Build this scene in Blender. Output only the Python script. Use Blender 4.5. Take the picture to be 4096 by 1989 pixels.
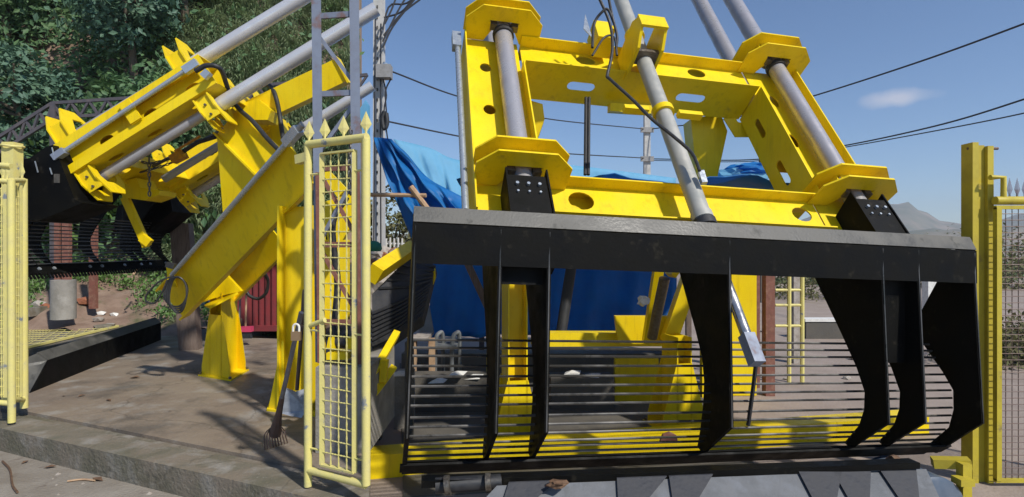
import bpy, math, random
import numpy as np
from mathutils import Vector as V, Matrix
from mathutils.geometry import tessellate_polygon
random.seed(7); RNG = np.random.default_rng(7)
for o in list(bpy.data.objects): bpy.data.objects.remove(o)
SC = bpy.context.scene; COL = SC.collection
EYE = 1.95
# ------------------------------------------------------------------ camera, sky, sun, exposure
cam = bpy.data.cameras.new('camera'); cam.sensor_width = 36.0
cam.lens = 36.0*2226.0/4096.0; cam.clip_end = 9000; cam.clip_start = 0.05
camo = bpy.data.objects.new('camera', cam); COL.objects.link(camo)
camo.location = (0, 0, EYE); camo.rotation_euler = (math.pi/2, 0, 0); SC.camera = camo
SUN = V((0.50, -0.52, 0.70)).normalized()
wd = bpy.data.worlds.new('World'); SC.world = wd; wd.use_nodes = True
wn = wd.node_tree.nodes; wl = wd.node_tree.links; wn.clear()
sky = wn.new('ShaderNodeTexSky'); sky.sky_type = 'NISHITA'; sky.sun_disc = False
sky.sun_elevation = math.asin(SUN.z); sky.sun_rotation = math.atan2(SUN.x, SUN.y)
sky.air_density = 1.0; sky.dust_density = 0.2; sky.ozone_density = 6.0; sky.altitude = 600
bg = wn.new('ShaderNodeBackground'); bg.inputs['Strength'].default_value = 0.125
wo = wn.new('ShaderNodeOutputWorld')
tc = wn.new('ShaderNodeTexCoord')
cdir = V(((2262-1288)/1400, 1, (625.5-247)/1400)).normalized(); cr = V((0, 0, 1)).cross(cdir).normalized(); cu = cdir.cross(cr)
def wdot(v):
    d = wn.new('ShaderNodeVectorMath'); d.operation = 'DOT_PRODUCT'; d.inputs[1].default_value = v; wl.new(tc.outputs['Generated'], d.inputs[0]); return d.outputs['Value']
def wm(op, a, b):
    m = wn.new('ShaderNodeMath'); m.operation = op
    for i, x in enumerate((a, b)):
        if isinstance(x, (int, float)): m.inputs[i].default_value = x
        else: wl.new(x, m.inputs[i])
    return m.outputs[0]
nz1 = wn.new('ShaderNodeTexNoise'); nz1.inputs['Scale'].default_value = 22; nz1.inputs['Detail'].default_value = 7; wl.new(tc.outputs['Generated'], nz1.inputs['Vector'])
ex = wm('MULTIPLY', wdot(cr), 1/.052); ez = wm('MULTIPLY', wdot(cu), 1/.016)
rad = wm('ADD', wm('MULTIPLY', ex, ex), wm('MULTIPLY', ez, ez))
amt = wm('MULTIPLY', wm('SUBTRACT', 1.0, wm('SQRT', rad, 0.0)), 1.0)
amt = wm('ADD', amt, wm('MULTIPLY', wm('SUBTRACT', nz1.outputs['Fac'], .5), 1.2))
mr = wn.new('ShaderNodeMapRange'); mr.inputs[1].default_value = .05; mr.inputs[2].default_value = .75; mr.inputs[4].default_value = .55; wl.new(amt, mr.inputs[0])
front_ = wm('GREATER_THAN', wdot(cdir), .5); fac = wm('MULTIPLY', mr.outputs[0], front_)
cmx = wn.new('ShaderNodeMixRGB'); wl.new(fac, cmx.inputs[0]); wl.new(sky.outputs[0], cmx.inputs[1]); cmx.inputs[2].default_value = (6.0, 5.8, 6.2, 1)
wl.new(cmx.outputs[0], bg.inputs[0]); wl.new(bg.outputs[0], wo.inputs[0])
sl = bpy.data.lights.new('sun', 'SUN'); sl.energy = 4.6; sl.angle = math.radians(2.0); sl.color = (1.0, 0.95, 0.86)
so = bpy.data.objects.new('sun', sl); COL.objects.link(so)
so.rotation_euler = SUN.to_track_quat('Z', 'Y').to_euler(); so.location = (20, -18, 30)
SC.view_settings.view_transform = 'Standard'; SC.view_settings.look = 'None'
SC.view_settings.exposure = 0.0; SC.view_settings.gamma = 1.0; SC.view_settings.use_curve_mapping = False
SC.render.engine = 'CYCLES'; SC.cycles.max_bounces = 6; SC.cycles.transparent_max_bounces = 16

# ------------------------------------------------------------------ measuring helpers: full-size picture units and a depth -> metres
F, CX, CY, KD = 2226.0, 2048.0, 994.5, 4096/2576
def P(px, py, Y): return V(((px-CX)/F*Y, Y, EYE+(CY-py)/F*Y))
def D(px, py, Y): return P(px*KD, py*KD, Y)
def on(px, py, z):                       # point on a level surface
    Y = F*(EYE-z)/(py-CY); return V(((px-CX)/F*Y, Y, z))
def onD(px, py, z): return on(px*KD, py*KD, z)
class Frame:
    def __init__(s, O, a, b, c): s.O = O; s.A = [a, b, c]
    def __call__(s, x, y, z): return s.O+s.A[0]*x+s.A[1]*y+s.A[2]*z

# ------------------------------------------------------------------ materials
def mat(name, col, rough=0.6, metal=0.0, col2=None, nscale=6.0, lo=0.4, hi=0.65, bump=0.0, bscale=30.0,
        detail=6.0, col3=None, n3=2.0, lo3=0.5, hi3=0.7, stretch=None, spec=0.5, transl=0.0, tcol=None):
    m = bpy.data.materials.new(name); m.use_nodes = True
    nt = m.node_tree; N = nt.nodes; Lk = nt.links; N.clear()
    out = N.new('ShaderNodeOutputMaterial'); bs = N.new('ShaderNodeBsdfPrincipled')
    bs.inputs['Roughness'].default_value = rough; bs.inputs['Metallic'].default_value = metal
    bs.inputs['Specular IOR Level'].default_value = spec
    bs.inputs['Base Color'].default_value = (*col, 1)
    geo = N.new('ShaderNodeNewGeometry'); mp = N.new('ShaderNodeMapping')
    Lk.new(geo.outputs['Position'], mp.inputs[0])
    if stretch: mp.inputs['Scale'].default_value = stretch
    src = None
    def ramp(sc, lo, hi, det):
        t = N.new('ShaderNodeTexNoise'); t.inputs['Scale'].default_value = sc; t.inputs['Detail'].default_value = det
        t.inputs['Roughness'].default_value = 0.62
        Lk.new(mp.outputs[0], t.inputs['Vector'])
        r = N.new('ShaderNodeMapRange'); r.inputs[1].default_value = lo; r.inputs[2].default_value = hi
        Lk.new(t.outputs['Fac'], r.inputs[0]); return r
    if col2:
        r = ramp(nscale, lo, hi, detail); mx = N.new('ShaderNodeMixRGB')
        mx.inputs[1].default_value = (*col, 1); mx.inputs[2].default_value = (*col2, 1)
        Lk.new(r.outputs[0], mx.inputs[0]); src = mx.outputs[0]
        if col3:
            r3 = ramp(n3, lo3, hi3, 8); m3 = N.new('ShaderNodeMixRGB')
            Lk.new(r3.outputs[0], m3.inputs[0]); Lk.new(src, m3.inputs[1]); m3.inputs[2].default_value = (*col3, 1)
            src = m3.outputs[0]
        Lk.new(src, bs.inputs['Base Color'])
        rr = N.new('ShaderNodeMapRange'); rr.inputs[3].default_value = max(0.05, rough-0.12); rr.inputs[4].default_value = min(1, rough+0.12)
        Lk.new(r.outputs[0], rr.inputs[0]); Lk.new(rr.outputs[0], bs.inputs['Roughness'])
    if bump:
        t = N.new('ShaderNodeTexNoise'); t.inputs['Scale'].default_value = bscale; t.inputs['Detail'].default_value = 8
        Lk.new(mp.outputs[0], t.inputs['Vector'])
        b = N.new('ShaderNodeBump'); b.inputs['Strength'].default_value = bump; b.inputs['Distance'].default_value = 0.02
        Lk.new(t.outputs['Fac'], b.inputs['Height']); Lk.new(b.outputs[0], bs.inputs['Normal'])
    if transl:
        tr = N.new('ShaderNodeBsdfTranslucent'); tr.inputs[0].default_value = (*(tcol or col), 1)
        if src and not tcol: Lk.new(src, tr.inputs[0])
        ms = N.new('ShaderNodeMixShader'); ms.inputs[0].default_value = transl
        Lk.new(bs.outputs[0], ms.inputs[1]); Lk.new(tr.outputs[0], ms.inputs[2]); Lk.new(ms.outputs[0], out.inputs[0])
    else: Lk.new(bs.outputs[0], out.inputs[0])
    return m
M = {}
M['yellow'] = mat('yellow_paint', (0.82, 0.60, 0.004), 0.42, col2=(0.77, 0.54, 0.004), nscale=3, lo=0.35, hi=0.7, bump=0.04, bscale=60,
                  col3=(0.42, 0.27, 0.03), n3=5.5, lo3=0.66, hi3=0.80, spec=0.25)
def weather(m, cols):
    nt = m.node_tree; N = nt.nodes; L = nt.links
    bs = next(n for n in N if n.type == 'BSDF_PRINCIPLED'); src = bs.inputs['Base Color'].links[0].from_socket
    geo = N.new('ShaderNodeNewGeometry')
    for sc, st, lo, hi, c in cols:
        mp = N.new('ShaderNodeMapping'); mp.inputs['Scale'].default_value = st; L.new(geo.outputs['Position'], mp.inputs[0])
        t = N.new('ShaderNodeTexNoise'); t.inputs['Scale'].default_value = sc; t.inputs['Detail'].default_value = 9; t.inputs['Roughness'].default_value = .7; L.new(mp.outputs[0], t.inputs['Vector'])
        r = N.new('ShaderNodeMapRange'); r.inputs[1].default_value = lo; r.inputs[2].default_value = hi; r.inputs[4].default_value = c[3]; L.new(t.outputs['Fac'], r.inputs[0])
        x = N.new('ShaderNodeMixRGB'); L.new(r.outputs[0], x.inputs[0]); L.new(src, x.inputs[1]); x.inputs[2].default_value = (*c[:3], 1); src = x.outputs[0]
    L.new(src, bs.inputs['Base Color'])
weather(M['yellow'], ((5, (3, 3, .35), .52, .75, (.50, .34, .01, .75)), (38, (1, 1, 1), .66, .72, (.20, .13, .05, .8)), (1.3, (1, 1, 1), .45, .7, (.86, .68, .03, .6))))
M['yellow_fence'] = mat('faded_fence_yellow', (0.70, 0.62, 0.20), 0.6, col2=(0.60, 0.53, 0.22), nscale=9, bump=0.1, bscale=80,
                  col3=(0.22, 0.24, 0.26), n3=9, lo3=0.63, hi3=0.68)
M['black'] = mat('black_steel_paint', (0.003, 0.003, 0.003), 0.6, col2=(0.005, 0.005, 0.004), nscale=5, bump=0.08, bscale=40, col3=(0.040, 0.035, 0.025), n3=9, lo3=0.60, hi3=0.85, spec=0.12)
M['blacklit'] = mat('lit_black_plate', (0.055, 0.054, 0.050), 0.5, col2=(0.115, 0.110, 0.098), nscale=4, lo=0.35, hi=0.65, bump=0.1, bscale=50, col3=(0.035, 0.035, 0.03), n3=9, lo3=0.6, hi3=0.7, spec=0.4)  # black steel made lighter in colour for its sky-lit sloping faces
M['tube'] = mat('brushed_steel_tube', (0.42, 0.41, 0.43), 0.36, 0.35, col2=(0.34, 0.33, 0.36), nscale=5, bump=0.03, bscale=60)
M['tubebright'] = mat('polished_silver_tube', (0.66, 0.66, 0.68), 0.32, 0.35, col2=(0.56, 0.56, 0.59), nscale=4, bump=0.03, bscale=60)
M['mustard'] = mat('mustard_fence_paint', (0.50, 0.40, 0.03), 0.6, col2=(0.42, 0.33, 0.03), nscale=6, bump=0.1, col3=(0.22, 0.16, 0.06), n3=7, lo3=0.6, hi3=0.75)
M['tubegrey'] = mat('grey_painted_cylinder', (0.36, 0.36, 0.33), 0.45, 0.1, col2=(0.42, 0.41, 0.37), nscale=7, bump=0.04)
M['chrome'] = mat('bright_rod', (0.45, 0.45, 0.46), 0.3, 0.8, col2=(0.55, 0.54, 0.53), nscale=8)
M['zinc'] = mat('galvanised_pipe', (0.50, 0.54, 0.58), 0.35, 0.6, col2=(0.40, 0.44, 0.48), nscale=20)
M['hose'] = mat('black_rubber', (0.018, 0.019, 0.022), 0.6, col2=(0.03, 0.03, 0.032), nscale=20)
M['bolt'] = mat('dull_bolt_steel', (0.13, 0.11, 0.09), 0.45, 0.7, col2=(0.2, 0.18, 0.15), nscale=40)
M['tower'] = mat('grey_blue_tower_steel', (0.22, 0.25, 0.32), 0.55, 0.1, col2=(0.17, 0.19, 0.25), nscale=6, col3=(0.20, 0.11, 0.09), n3=6, lo3=0.55, hi3=0.68)
M['rust'] = mat('red_oxide_steel', (0.22, 0.085, 0.06), 0.7, col2=(0.17, 0.07, 0.05), nscale=9, bump=0.15, col3=(0.28, 0.15, 0.10), n3=14)
M['truss'] = mat('dark_truss_steel', (0.07, 0.065, 0.075), 0.6, col2=(0.10, 0.085, 0.09), nscale=10)
M['barsteel'] = mat('sunlit_bar_steel', (0.06, 0.058, 0.052), 0.35, 0.5, col2=(0.16, 0.155, 0.15), nscale=1.3, lo=0.45, hi=0.6)  # lighter stretches put the sunlit highlights of the bars into the colour
M['wood'] = mat('weathered_timber', (0.17, 0.125, 0.10), 0.85, col2=(0.11, 0.08, 0.065), nscale=8, bump=0.4, bscale=20, stretch=(6, 6, 0.6))
M['palewood'] = mat('pale_pole_wood', (0.45, 0.30, 0.18), 0.8, col2=(0.35, 0.22, 0.13), nscale=12)
M['slab'] = mat('damp_concrete_slab', (0.29, 0.235, 0.18), 0.58, col2=(0.20, 0.155, 0.115), nscale=1.1, lo=0.35, hi=0.62, bump=0.25, bscale=45,
                col3=(0.34, 0.32, 0.29), n3=2.6, lo3=0.52, hi3=0.72, detail=9)
M['kerb'] = mat('mossy_kerb_concrete', (0.20, 0.165, 0.125), 0.85, col2=(0.13, 0.12, 0.085), nscale=3, bump=0.5, bscale=35, col3=(0.27, 0.25, 0.22), n3=5, detail=9)
M['road'] = mat('dusty_road', (0.21, 0.18, 0.145), 0.9, col2=(0.28, 0.25, 0.21), nscale=2.2, bump=0.6, bscale=40, col3=(0.13, 0.10, 0.08), n3=6, lo3=0.6, hi3=0.72, detail=9)
M['ground'] = mat('pale_dirt_ground', (0.27, 0.215, 0.18), 0.95, col2=(0.33, 0.27, 0.23), nscale=1.5, bump=0.4, bscale=25, col3=(0.20, 0.16, 0.10), n3=0.12, lo3=0.55, hi3=0.75, detail=9)
M['soil'] = mat('brown_hillside_soil', (0.19, 0.125, 0.09), 0.95, col2=(0.26, 0.185, 0.14), nscale=3, bump=0.7, bscale=12, col3=(0.05, 0.07, 0.02), n3=1.1, lo3=0.5, hi3=0.62, detail=9)
M['brick'] = mat('broken_brick_orange', (0.33, 0.12, 0.06), 0.9, col2=(0.26, 0.10, 0.05), nscale=14, bump=0.3)
M['stone'] = mat('pale_rubble', (0.40, 0.36, 0.32), 0.9, col2=(0.27, 0.23, 0.19), nscale=12, bump=0.3)
M['white'] = mat('white_scrap', (0.75, 0.74, 0.70), 0.6, col2=(0.62, 0.60, 0.56), nscale=15)
M['concrete'] = mat('grey_cast_concrete', (0.30, 0.28, 0.25), 0.9, col2=(0.21, 0.195, 0.17), nscale=3.5, bump=0.35, bscale=40, col3=(0.38, 0.36, 0.33), n3=4, lo3=0.55, hi3=0.75)
M['pole'] = mat('utility_pole_concrete', (0.52, 0.51, 0.49), 0.9, col2=(0.42, 0.41, 0.39), nscale=5, bump=0.2, bscale=40)
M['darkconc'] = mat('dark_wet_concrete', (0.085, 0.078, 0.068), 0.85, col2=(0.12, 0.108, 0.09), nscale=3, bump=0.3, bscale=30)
M['redsheet'] = mat('red_corrugated_paint', (0.21, 0.035, 0.04), 0.55, col2=(0.16, 0.03, 0.035), nscale=6, bump=0.05)
M['bluedrum'] = mat('dark_blue_plastic', (0.02, 0.045, 0.11), 0.4, col2=(0.025, 0.05, 0.10), nscale=6)
M['tarp'] = mat('blue_tarpaulin', (0.008, 0.17, 0.46), 0.6, col2=(0.015, 0.22, 0.56), nscale=4, bump=0.5, bscale=7, transl=0.4, tcol=(0.01, 0.26, 0.70))
M['tarplight'] = mat('thin_light_blue_tarpaulin', (0.22, 0.56, 0.76), 0.7, col2=(0.28, 0.62, 0.82), nscale=4, bump=0.3, bscale=7, transl=0.5, tcol=(0.14, 0.50, 0.80))
M['plastic'] = mat('grey_plastic', (0.17, 0.18, 0.185), 0.5, col2=(0.13, 0.14, 0.145), nscale=9)
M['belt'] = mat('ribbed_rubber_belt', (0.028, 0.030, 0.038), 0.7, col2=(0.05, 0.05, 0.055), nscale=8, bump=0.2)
M['greybelt'] = mat('dusty_grey_belt', (0.10, 0.106, 0.116), 0.8, col2=(0.15, 0.155, 0.165), nscale=5, bump=0.2, bscale=60, col3=(0.16, 0.17, 0.19), n3=8)
M['bluegrey'] = mat('blue_grey_drum_paint', (0.07, 0.095, 0.135), 0.5, col2=(0.10, 0.125, 0.165), nscale=6, col3=(0.25, 0.24, 0.22), n3=9, lo3=0.62, hi3=0.7)
M['handle'] = mat('grey_tool_handle', (0.16, 0.155, 0.17), 0.5, col2=(0.12, 0.115, 0.12), nscale=15)
M['toolrust'] = mat('brown_tool_steel', (0.10, 0.07, 0.06), 0.6, 0.3, col2=(0.16, 0.10, 0.08), nscale=30)
M['spade'] = mat('scraped_spade_blade', (0.38, 0.40, 0.44), 0.5, 0.35, col2=(0.24, 0.25, 0.27), nscale=14)
M['brass'] = mat('padlock_brass', (0.36, 0.24, 0.14), 0.4, 0.6)
M['hoist'] = mat('orange_hoist_paint', (0.55, 0.26, 0.01), 0.5, col2=(0.35, 0.16, 0.02), nscale=25)
M['chain'] = mat('dark_chain_steel', (0.10, 0.095, 0.09), 0.45, 0.8)
M['leafA'] = mat('dark_broad_leaves', (0.065, 0.145, 0.065), 0.65, col2=(0.13, 0.22, 0.075), nscale=1.4, lo=0.35, hi=0.7, transl=0.25)
M['leafB'] = mat('blue_green_leaves', (0.070, 0.150, 0.105), 0.65, col2=(0.12, 0.21, 0.12), nscale=1.2, lo=0.35, hi=0.7, transl=0.22)
M['leafC'] = mat('light_green_leaves', (0.105, 0.210, 0.050), 0.5, col2=(0.15, 0.26, 0.06), nscale=2.0, lo=0.35, hi=0.7, transl=0.3)
M['cane'] = mat('cane_grass_blades', (0.17, 0.25, 0.11), 0.6, col2=(0.31, 0.36, 0.20), nscale=1.6, lo=0.35, hi=0.65, transl=0.3)
M['drygrass'] = mat('dry_scrub', (0.15, 0.14, 0.06), 0.8, col2=(0.10, 0.12, 0.04), nscale=1.0, transl=0.2)
M['bark'] = mat('grey_brown_bark', (0.09, 0.07, 0.05), 0.9, col2=(0.14, 0.11, 0.08), nscale=9, bump=0.5, bscale=25)
M['hills'] = mat('hazy_dry_hills', (0.16, 0.155, 0.12), 1.0, col2=(0.10, 0.12, 0.09), nscale=0.02, lo=0.4, hi=0.6, col3=(0.24, 0.20, 0.16), n3=0.012, lo3=0.5, hi3=0.65)
M['deadleaf'] = mat('dead_leaf_brown', (0.10, 0.055, 0.03), 0.8, col2=(0.16, 0.09, 0.05), nscale=30)
weather(M['slab'], ((0.8, (1, 1, 1), .52, .62, (.10, .085, .07, .75)), (26, (1, 1, 1), .58, .7, (.36, .33, .29, .6)), (60, (1, 1, 1), .62, .7, (.08, .065, .05, .7))))
weather(M['kerb'], ((1.2, (1, 1, 1), .5, .65, (.09, .085, .05, .7)), (30, (1, 1, 1), .6, .7, (.36, .34, .3, .6))))
def cracks(m, sc, w, c):
    nt = m.node_tree; N = nt.nodes; L = nt.links; bs = next(n for n in N if n.type == 'BSDF_PRINCIPLED'); src = bs.inputs['Base Color'].links[0].from_socket
    geo = N.new('ShaderNodeNewGeometry'); nz = N.new('ShaderNodeTexNoise'); nz.inputs['Scale'].default_value = 2.2; nz.inputs['Detail'].default_value = 6; L.new(geo.outputs['Position'], nz.inputs['Vector'])
    va = N.new('ShaderNodeVectorMath'); va.operation = 'MULTIPLY_ADD'; va.inputs[1].default_value = (.45, .45, .45); L.new(nz.outputs['Color'], va.inputs[0]); L.new(geo.outputs['Position'], va.inputs[2])
    vo = N.new('ShaderNodeTexVoronoi'); vo.feature = 'DISTANCE_TO_EDGE'; vo.inputs['Scale'].default_value = sc; L.new(va.outputs[0], vo.inputs['Vector'])
    r = N.new('ShaderNodeMapRange'); r.inputs[1].default_value = 0; r.inputs[2].default_value = w; r.inputs[3].default_value = .4; r.inputs[4].default_value = 0; L.new(vo.outputs['Distance'], r.inputs[0])
    x = N.new('ShaderNodeMixRGB'); L.new(r.outputs[0], x.inputs[0]); L.new(src, x.inputs[1]); x.inputs[2].default_value = (*c, 1); L.new(x.outputs[0], bs.inputs['Base Color'])
cracks(M['slab'], .33, .004, (.04, .032, .025)); cracks(M['kerb'], .9, .010, (.05, .045, .03))
M['wirem'] = mat('overhead_cable', (0.03, 0.03, 0.035), 0.6)
M['boxgrey'] = mat('weathered_box_metal', (0.32, 0.31, 0.30), 0.6, 0.2, col2=(0.25, 0.24, 0.23), nscale=9)
M['pink'] = mat('pink_broom_head', (0.55, 0.05, 0.12), 0.5)
M['green'] = mat('green_cap', (0.01, 0.16, 0.09), 0.6)

# ------------------------------------------------------------------ mesh helpers
BASE = {}
def thing(name, loc, label, cat, group=None):
    o = bpy.data.objects.new(name, None); COL.objects.link(o); o.location = loc; o.empty_display_size = 0.2
    o['label'] = label; o['category'] = cat
    if group: o['group'] = group
    BASE[o] = V(loc); return o
def tag(o, label, cat, group=None, kind=None):
    o['label'] = label; o['category'] = cat
    if group: o['group'] = group
    if kind: o['kind'] = kind
    return o
def setting(o): o['kind'] = 'structure'; return o
class B:
    def __init__(s): s.v = []; s.f = []
    def add(s, vs, fs):
        k = len(s.v); s.v += [V(p) for p in vs]; s.f += [tuple(i+k for i in f) for f in fs]; return s
    def prism(s, poly, ext, holes=()):
        loops = [[V(p) for p in poly]]+[[V(p) for p in h] for h in holes]
        ext = V(ext); flat = [p for l in loops for p in l]; n = len(flat)
        tris = tessellate_polygon(loops)
        nrm = V((0, 0, 0))
        for t in tris:
            nrm += (flat[t[1]]-flat[t[0]]).cross(flat[t[2]]-flat[t[0]])
        fs = []
        for t in tris:
            fn = (flat[t[1]]-flat[t[0]]).cross(flat[t[2]]-flat[t[0]])
            a, b, c = t
            if fn.dot(ext) > 0: a, b, c = c, b, a
            fs.append((a, b, c)); fs.append((c+n, b+n, a+n))
        k = 0
        for li, l in enumerate(loops):
            m = len(l)
            for i in range(m):
                j = (i+1) % m
                fs.append((k+i, k+j, k+j+n, k+i+n))
            k += m
        return s.add(flat+[p+ext for p in flat], fs)
    def tube(s, pts, r, n=10, caps=True):
        pts = [V(p) for p in pts]; m = len(pts); rr = r if isinstance(r, (list, tuple)) else [r]*m
        up = None; rings = []
        for i in range(m):
            d = (pts[min(i+1, m-1)]-pts[max(i-1, 0)])
            d = d.normalized() if d.length > 1e-9 else V((0, 0, 1))
            if up is None: up = d.orthogonal().normalized()
            else:
                up = up-d*up.dot(d); up = up.normalized() if up.length > 1e-6 else d.orthogonal().normalized()
            sd = d.cross(up)
            rings.append([pts[i]+(up*math.cos(2*math.pi*k/n)+sd*math.sin(2*math.pi*k/n))*rr[i] for k in range(n)])
        vs = [p for r_ in rings for p in r_]; fs = []
        for i in range(m-1):
            for k in range(n):
                k2 = (k+1) % n; fs.append((i*n+k, i*n+k2, (i+1)*n+k2, (i+1)*n+k))
        if caps: fs.append(tuple(range(n))[::-1]); fs.append(tuple((m-1)*n+k for k in range(n)))
        return s.add(vs, fs)
    def bar(s, p, q, w, h, up=(0, 0, 1), o1=0.0, o2=0.0):
        p, q, up = V(p), V(q), V(up); d = (q-p).normalized(); sd = d.cross(up).normalized(); u = sd.cross(d)
        c = [sd*(o1+a*w/2)+u*(o2+b*h/2) for a, b in ((-1, -1), (1, -1), (1, 1), (-1, 1))]
        vs = [p+x for x in c]+[q+x for x in c]
        return s.add(vs, [(3, 2, 1, 0), (4, 5, 6, 7), (0, 1, 5, 4), (1, 2, 6, 5), (2, 3, 7, 6), (3, 0, 4, 7)])
    def box(s, lo, hi):
        x0, y0, z0 = lo; x1, y1, z1 = hi
        return s.add([(x0, y0, z0), (x1, y0, z0), (x1, y1, z0), (x0, y1, z0), (x0, y0, z1), (x1, y0, z1), (x1, y1, z1), (x0, y1, z1)],
                     [(3, 2, 1, 0), (4, 5, 6, 7), (0, 1, 5, 4), (1, 2, 6, 5), (2, 3, 7, 6), (3, 0, 4, 7)])
    def done(s, name, m, parent=None, smooth=False):
        base = V((0, 0, 0)); p = parent
        while p is not None:
            if p in BASE: base = BASE[p]; break
            p = p.parent
        me = bpy.data.meshes.new(name); me.from_pydata([tuple(p-base) for p in s.v], [], s.f); me.update()
        me.materials.append(M[m] if isinstance(m, str) else m)
        if smooth:
            me.polygons.foreach_set('use_smooth', [True]*len(me.polygons))
            me.set_sharp_from_angle(angle=math.radians(40))
        o = bpy.data.objects.new(name, me); COL.objects.link(o)
        if parent is not None: o.parent = parent
        return o
def npmesh(name, vs, fs, m, parent=None, smooth=False):
    base = np.zeros(3); p = parent
    while p is not None:
        if p in BASE: base = np.array(BASE[p]); break
        p = p.parent
    me = bpy.data.meshes.new(name); me.from_pydata((np.asarray(vs)-base).tolist(), [], np.asarray(fs).tolist()); me.update()
    me.materials.append(M[m])
    if smooth: me.polygons.foreach_set('use_smooth', [True]*len(me.polygons))
    o = bpy.data.objects.new(name, me); COL.objects.link(o)
    if parent is not None: o.parent = parent
    return o
def circ(c, e1, e2, r1, r2, n=14): return [c+e1*(r1*math.cos(2*math.pi*k/n))+e2*(r2*math.sin(2*math.pi*k/n)) for k in range(n)]
def slot(c, e1, e2, l, r, n=6):
    out = []
    for k in range(n+1):
        a = -math.pi/2+math.pi*k/n; out.append(c+e1*(l+r*math.cos(a))+e2*(r*math.sin(a)))
    for k in range(n+1):
        a = math.pi/2+math.pi*k/n; out.append(c+e1*(-l+r*math.cos(a))+e2*(r*math.sin(a)))
    return out
def bez(pts, n=24):                       # catmull-rom through points
    pts = [V(p) for p in pts]; q = [pts[0]*2-pts[1]]+pts+[pts[-1]*2-pts[-2]]; out = []
    m = len(pts)-1
    for i in range(n+1):
        t = i/n*m; k = min(int(t), m-1); u = t-k; a, b, c, d = q[k:k+4]
        out.append(0.5*((2*b)+(c-a)*u+(2*a-5*b+4*c-d)*u*u+(3*b-a-3*c+d)*u**3))
    return out
def leaves(cen, size, nrm=None, jit=0.8, asp=0.55, rng=RNG):
    """rhombic folded leaves round the given centres"""
    n = len(cen); d = rng.normal(size=(n, 3)); 
    if nrm is not None: d = nrm+jit*d
    d /= np.linalg.norm(d, axis=1)[:, None]+1e-9
    t = np.cross(d, rng.normal(size=(n, 3))); t /= np.linalg.norm(t, axis=1)[:, None]+1e-9
    t[:, 2] -= 0.35; t /= np.linalg.norm(t, axis=1)[:, None]
    s = np.cross(d, t); s /= np.linalg.norm(s, axis=1)[:, None]+1e-9
    L = size*(0.6+0.8*rng.random(n))[:, None]; W = L*asp*0.5
    v = np.stack([cen-t*L*0.5, cen+s*W+d*W*0.25, cen+t*L*0.5, cen-s*W+d*W*0.25], 1).reshape(-1, 3)
    k = np.arange(n)[:, None]*4
    f = np.concatenate([k+np.array([[0, 1, 2]]), k+np.array([[0, 2, 3]])], 0)
    return v, f
def crown_pts(c, r, nclump, nleaf, clump_r, rng=RNG):
    u = rng.normal(size=(nclump, 3)); u /= np.linalg.norm(u, axis=1)[:, None]
    rad = 0.45+0.55*rng.random((nclump, 1))**0.6
    cc = np.array(c)+u*rad*np.array(r)
    pts = np.repeat(cc, nleaf, 0); out = np.repeat(u, nleaf, 0)
    off = rng.normal(size=(len(pts), 3))*clump_r*(0.5+0.5*rng.random((len(pts), 1)))
    off[:, 2] *= 0.6
    return pts+off, out+np.array([0, 0, 0.7])
def blob(name, m, c, r, parent=None, seed=0, jag=0.25, n=2):
    rg = random.Random(seed); t = (1+5**.5)/2
    import bmesh
    bm = bmesh.new(); bmesh.ops.create_icosphere(bm, subdivisions=n, radius=1)
    for v in bm.verts:
        k = 1+rg.uniform(-jag, jag); v.co = V((v.co.x*r[0]*k, v.co.y*r[1]*k, v.co.z*r[2]*k))+V(c)
    b = B(); b.v = [v.co.copy() for v in bm.verts]; b.f = [tuple(v.index for v in f.verts) for f in bm.faces]; bm.free()
    return b.done(name, m, parent)
def chain(pts, link=0.045, r=0.0065):
    b = B(); pts = [V(p) for p in pts]; tot = sum((pts[i+1]-pts[i]).length for i in range(len(pts)-1)); n = max(2, int(tot/link))
    fine = bez(pts, n)
    for i in range(n):
        p, q = fine[i], fine[i+1]; d = (q-p).normalized(); s = d.orthogonal().normalized()
        if i % 2: s = d.cross(s)
        c = (p+q)/2; hl = (q-p).length*0.5; w = link*0.26
        loop = [c+d*(hl*math.cos(a))*1.15+s*(w*math.sin(a)) for a in [2*math.pi*k/8 for k in range(9)]]
        b.tube(loop, r, 5, False)
    return b
# ================================================================== THE SETTING
SLAB, ROAD = 0.35, 0.15
def fan(pts, z, th=0.3):
    return B().prism([V((x, y, z)) for x, y in pts], (0, 0, -th))
g = B(); g.add([(-2500, -50, 0), (2500, -50, 0), (2500, 1450, 0), (-2500, 1450, 0)], [(0, 1, 2, 3)])
setting(g.done('ground', 'ground'))
sl0, sl1 = V((-4.57, 4.96)), V((-1.375, 3.61)); sd = (sl1-sl0).normalized()
def front(x): return sl0.y+(x-sl0.x)*(sl1.y-sl0.y)/(sl1.x-sl0.x)
edge = lambda y: -0.2575*y
# slab behind the kerb, with a shallow channel step along the front
xr = -0.885
ln = lambda off, x: front(x)+off
kb = B(); kb.prism([V((-9, ln(0, -9), SLAB)), V((xr, ln(0, xr), SLAB)), V((xr-0.07, ln(0.30, xr-0.07), SLAB)), V((-9, ln(0.30, -9), SLAB))], (0, 0, -0.35))
setting(kb.done('kerb', 'kerb'))
ch = B(); ch.prism([V((-9, ln(0.302, -9), SLAB-0.03)), V((xr-.07, ln(0.302, xr-.07), SLAB-0.03)), V((xr-.10, ln(0.42, xr-.10), SLAB-0.03)), V((-9, ln(0.42, -9), SLAB-0.03))], (0, 0, -0.3))
setting(ch.done('drain_channel', 'kerb'))
s_ = B(); s_.prism([V((-9, ln(0.422, -9), SLAB)), V((xr-.1, ln(0.422, xr-.1), SLAB)), V((edge(9.6), 9.6, SLAB)), V((-6.2, 10.2, SLAB)), V((-12, 10.2, SLAB))], (0, 0, -0.32))
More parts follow.
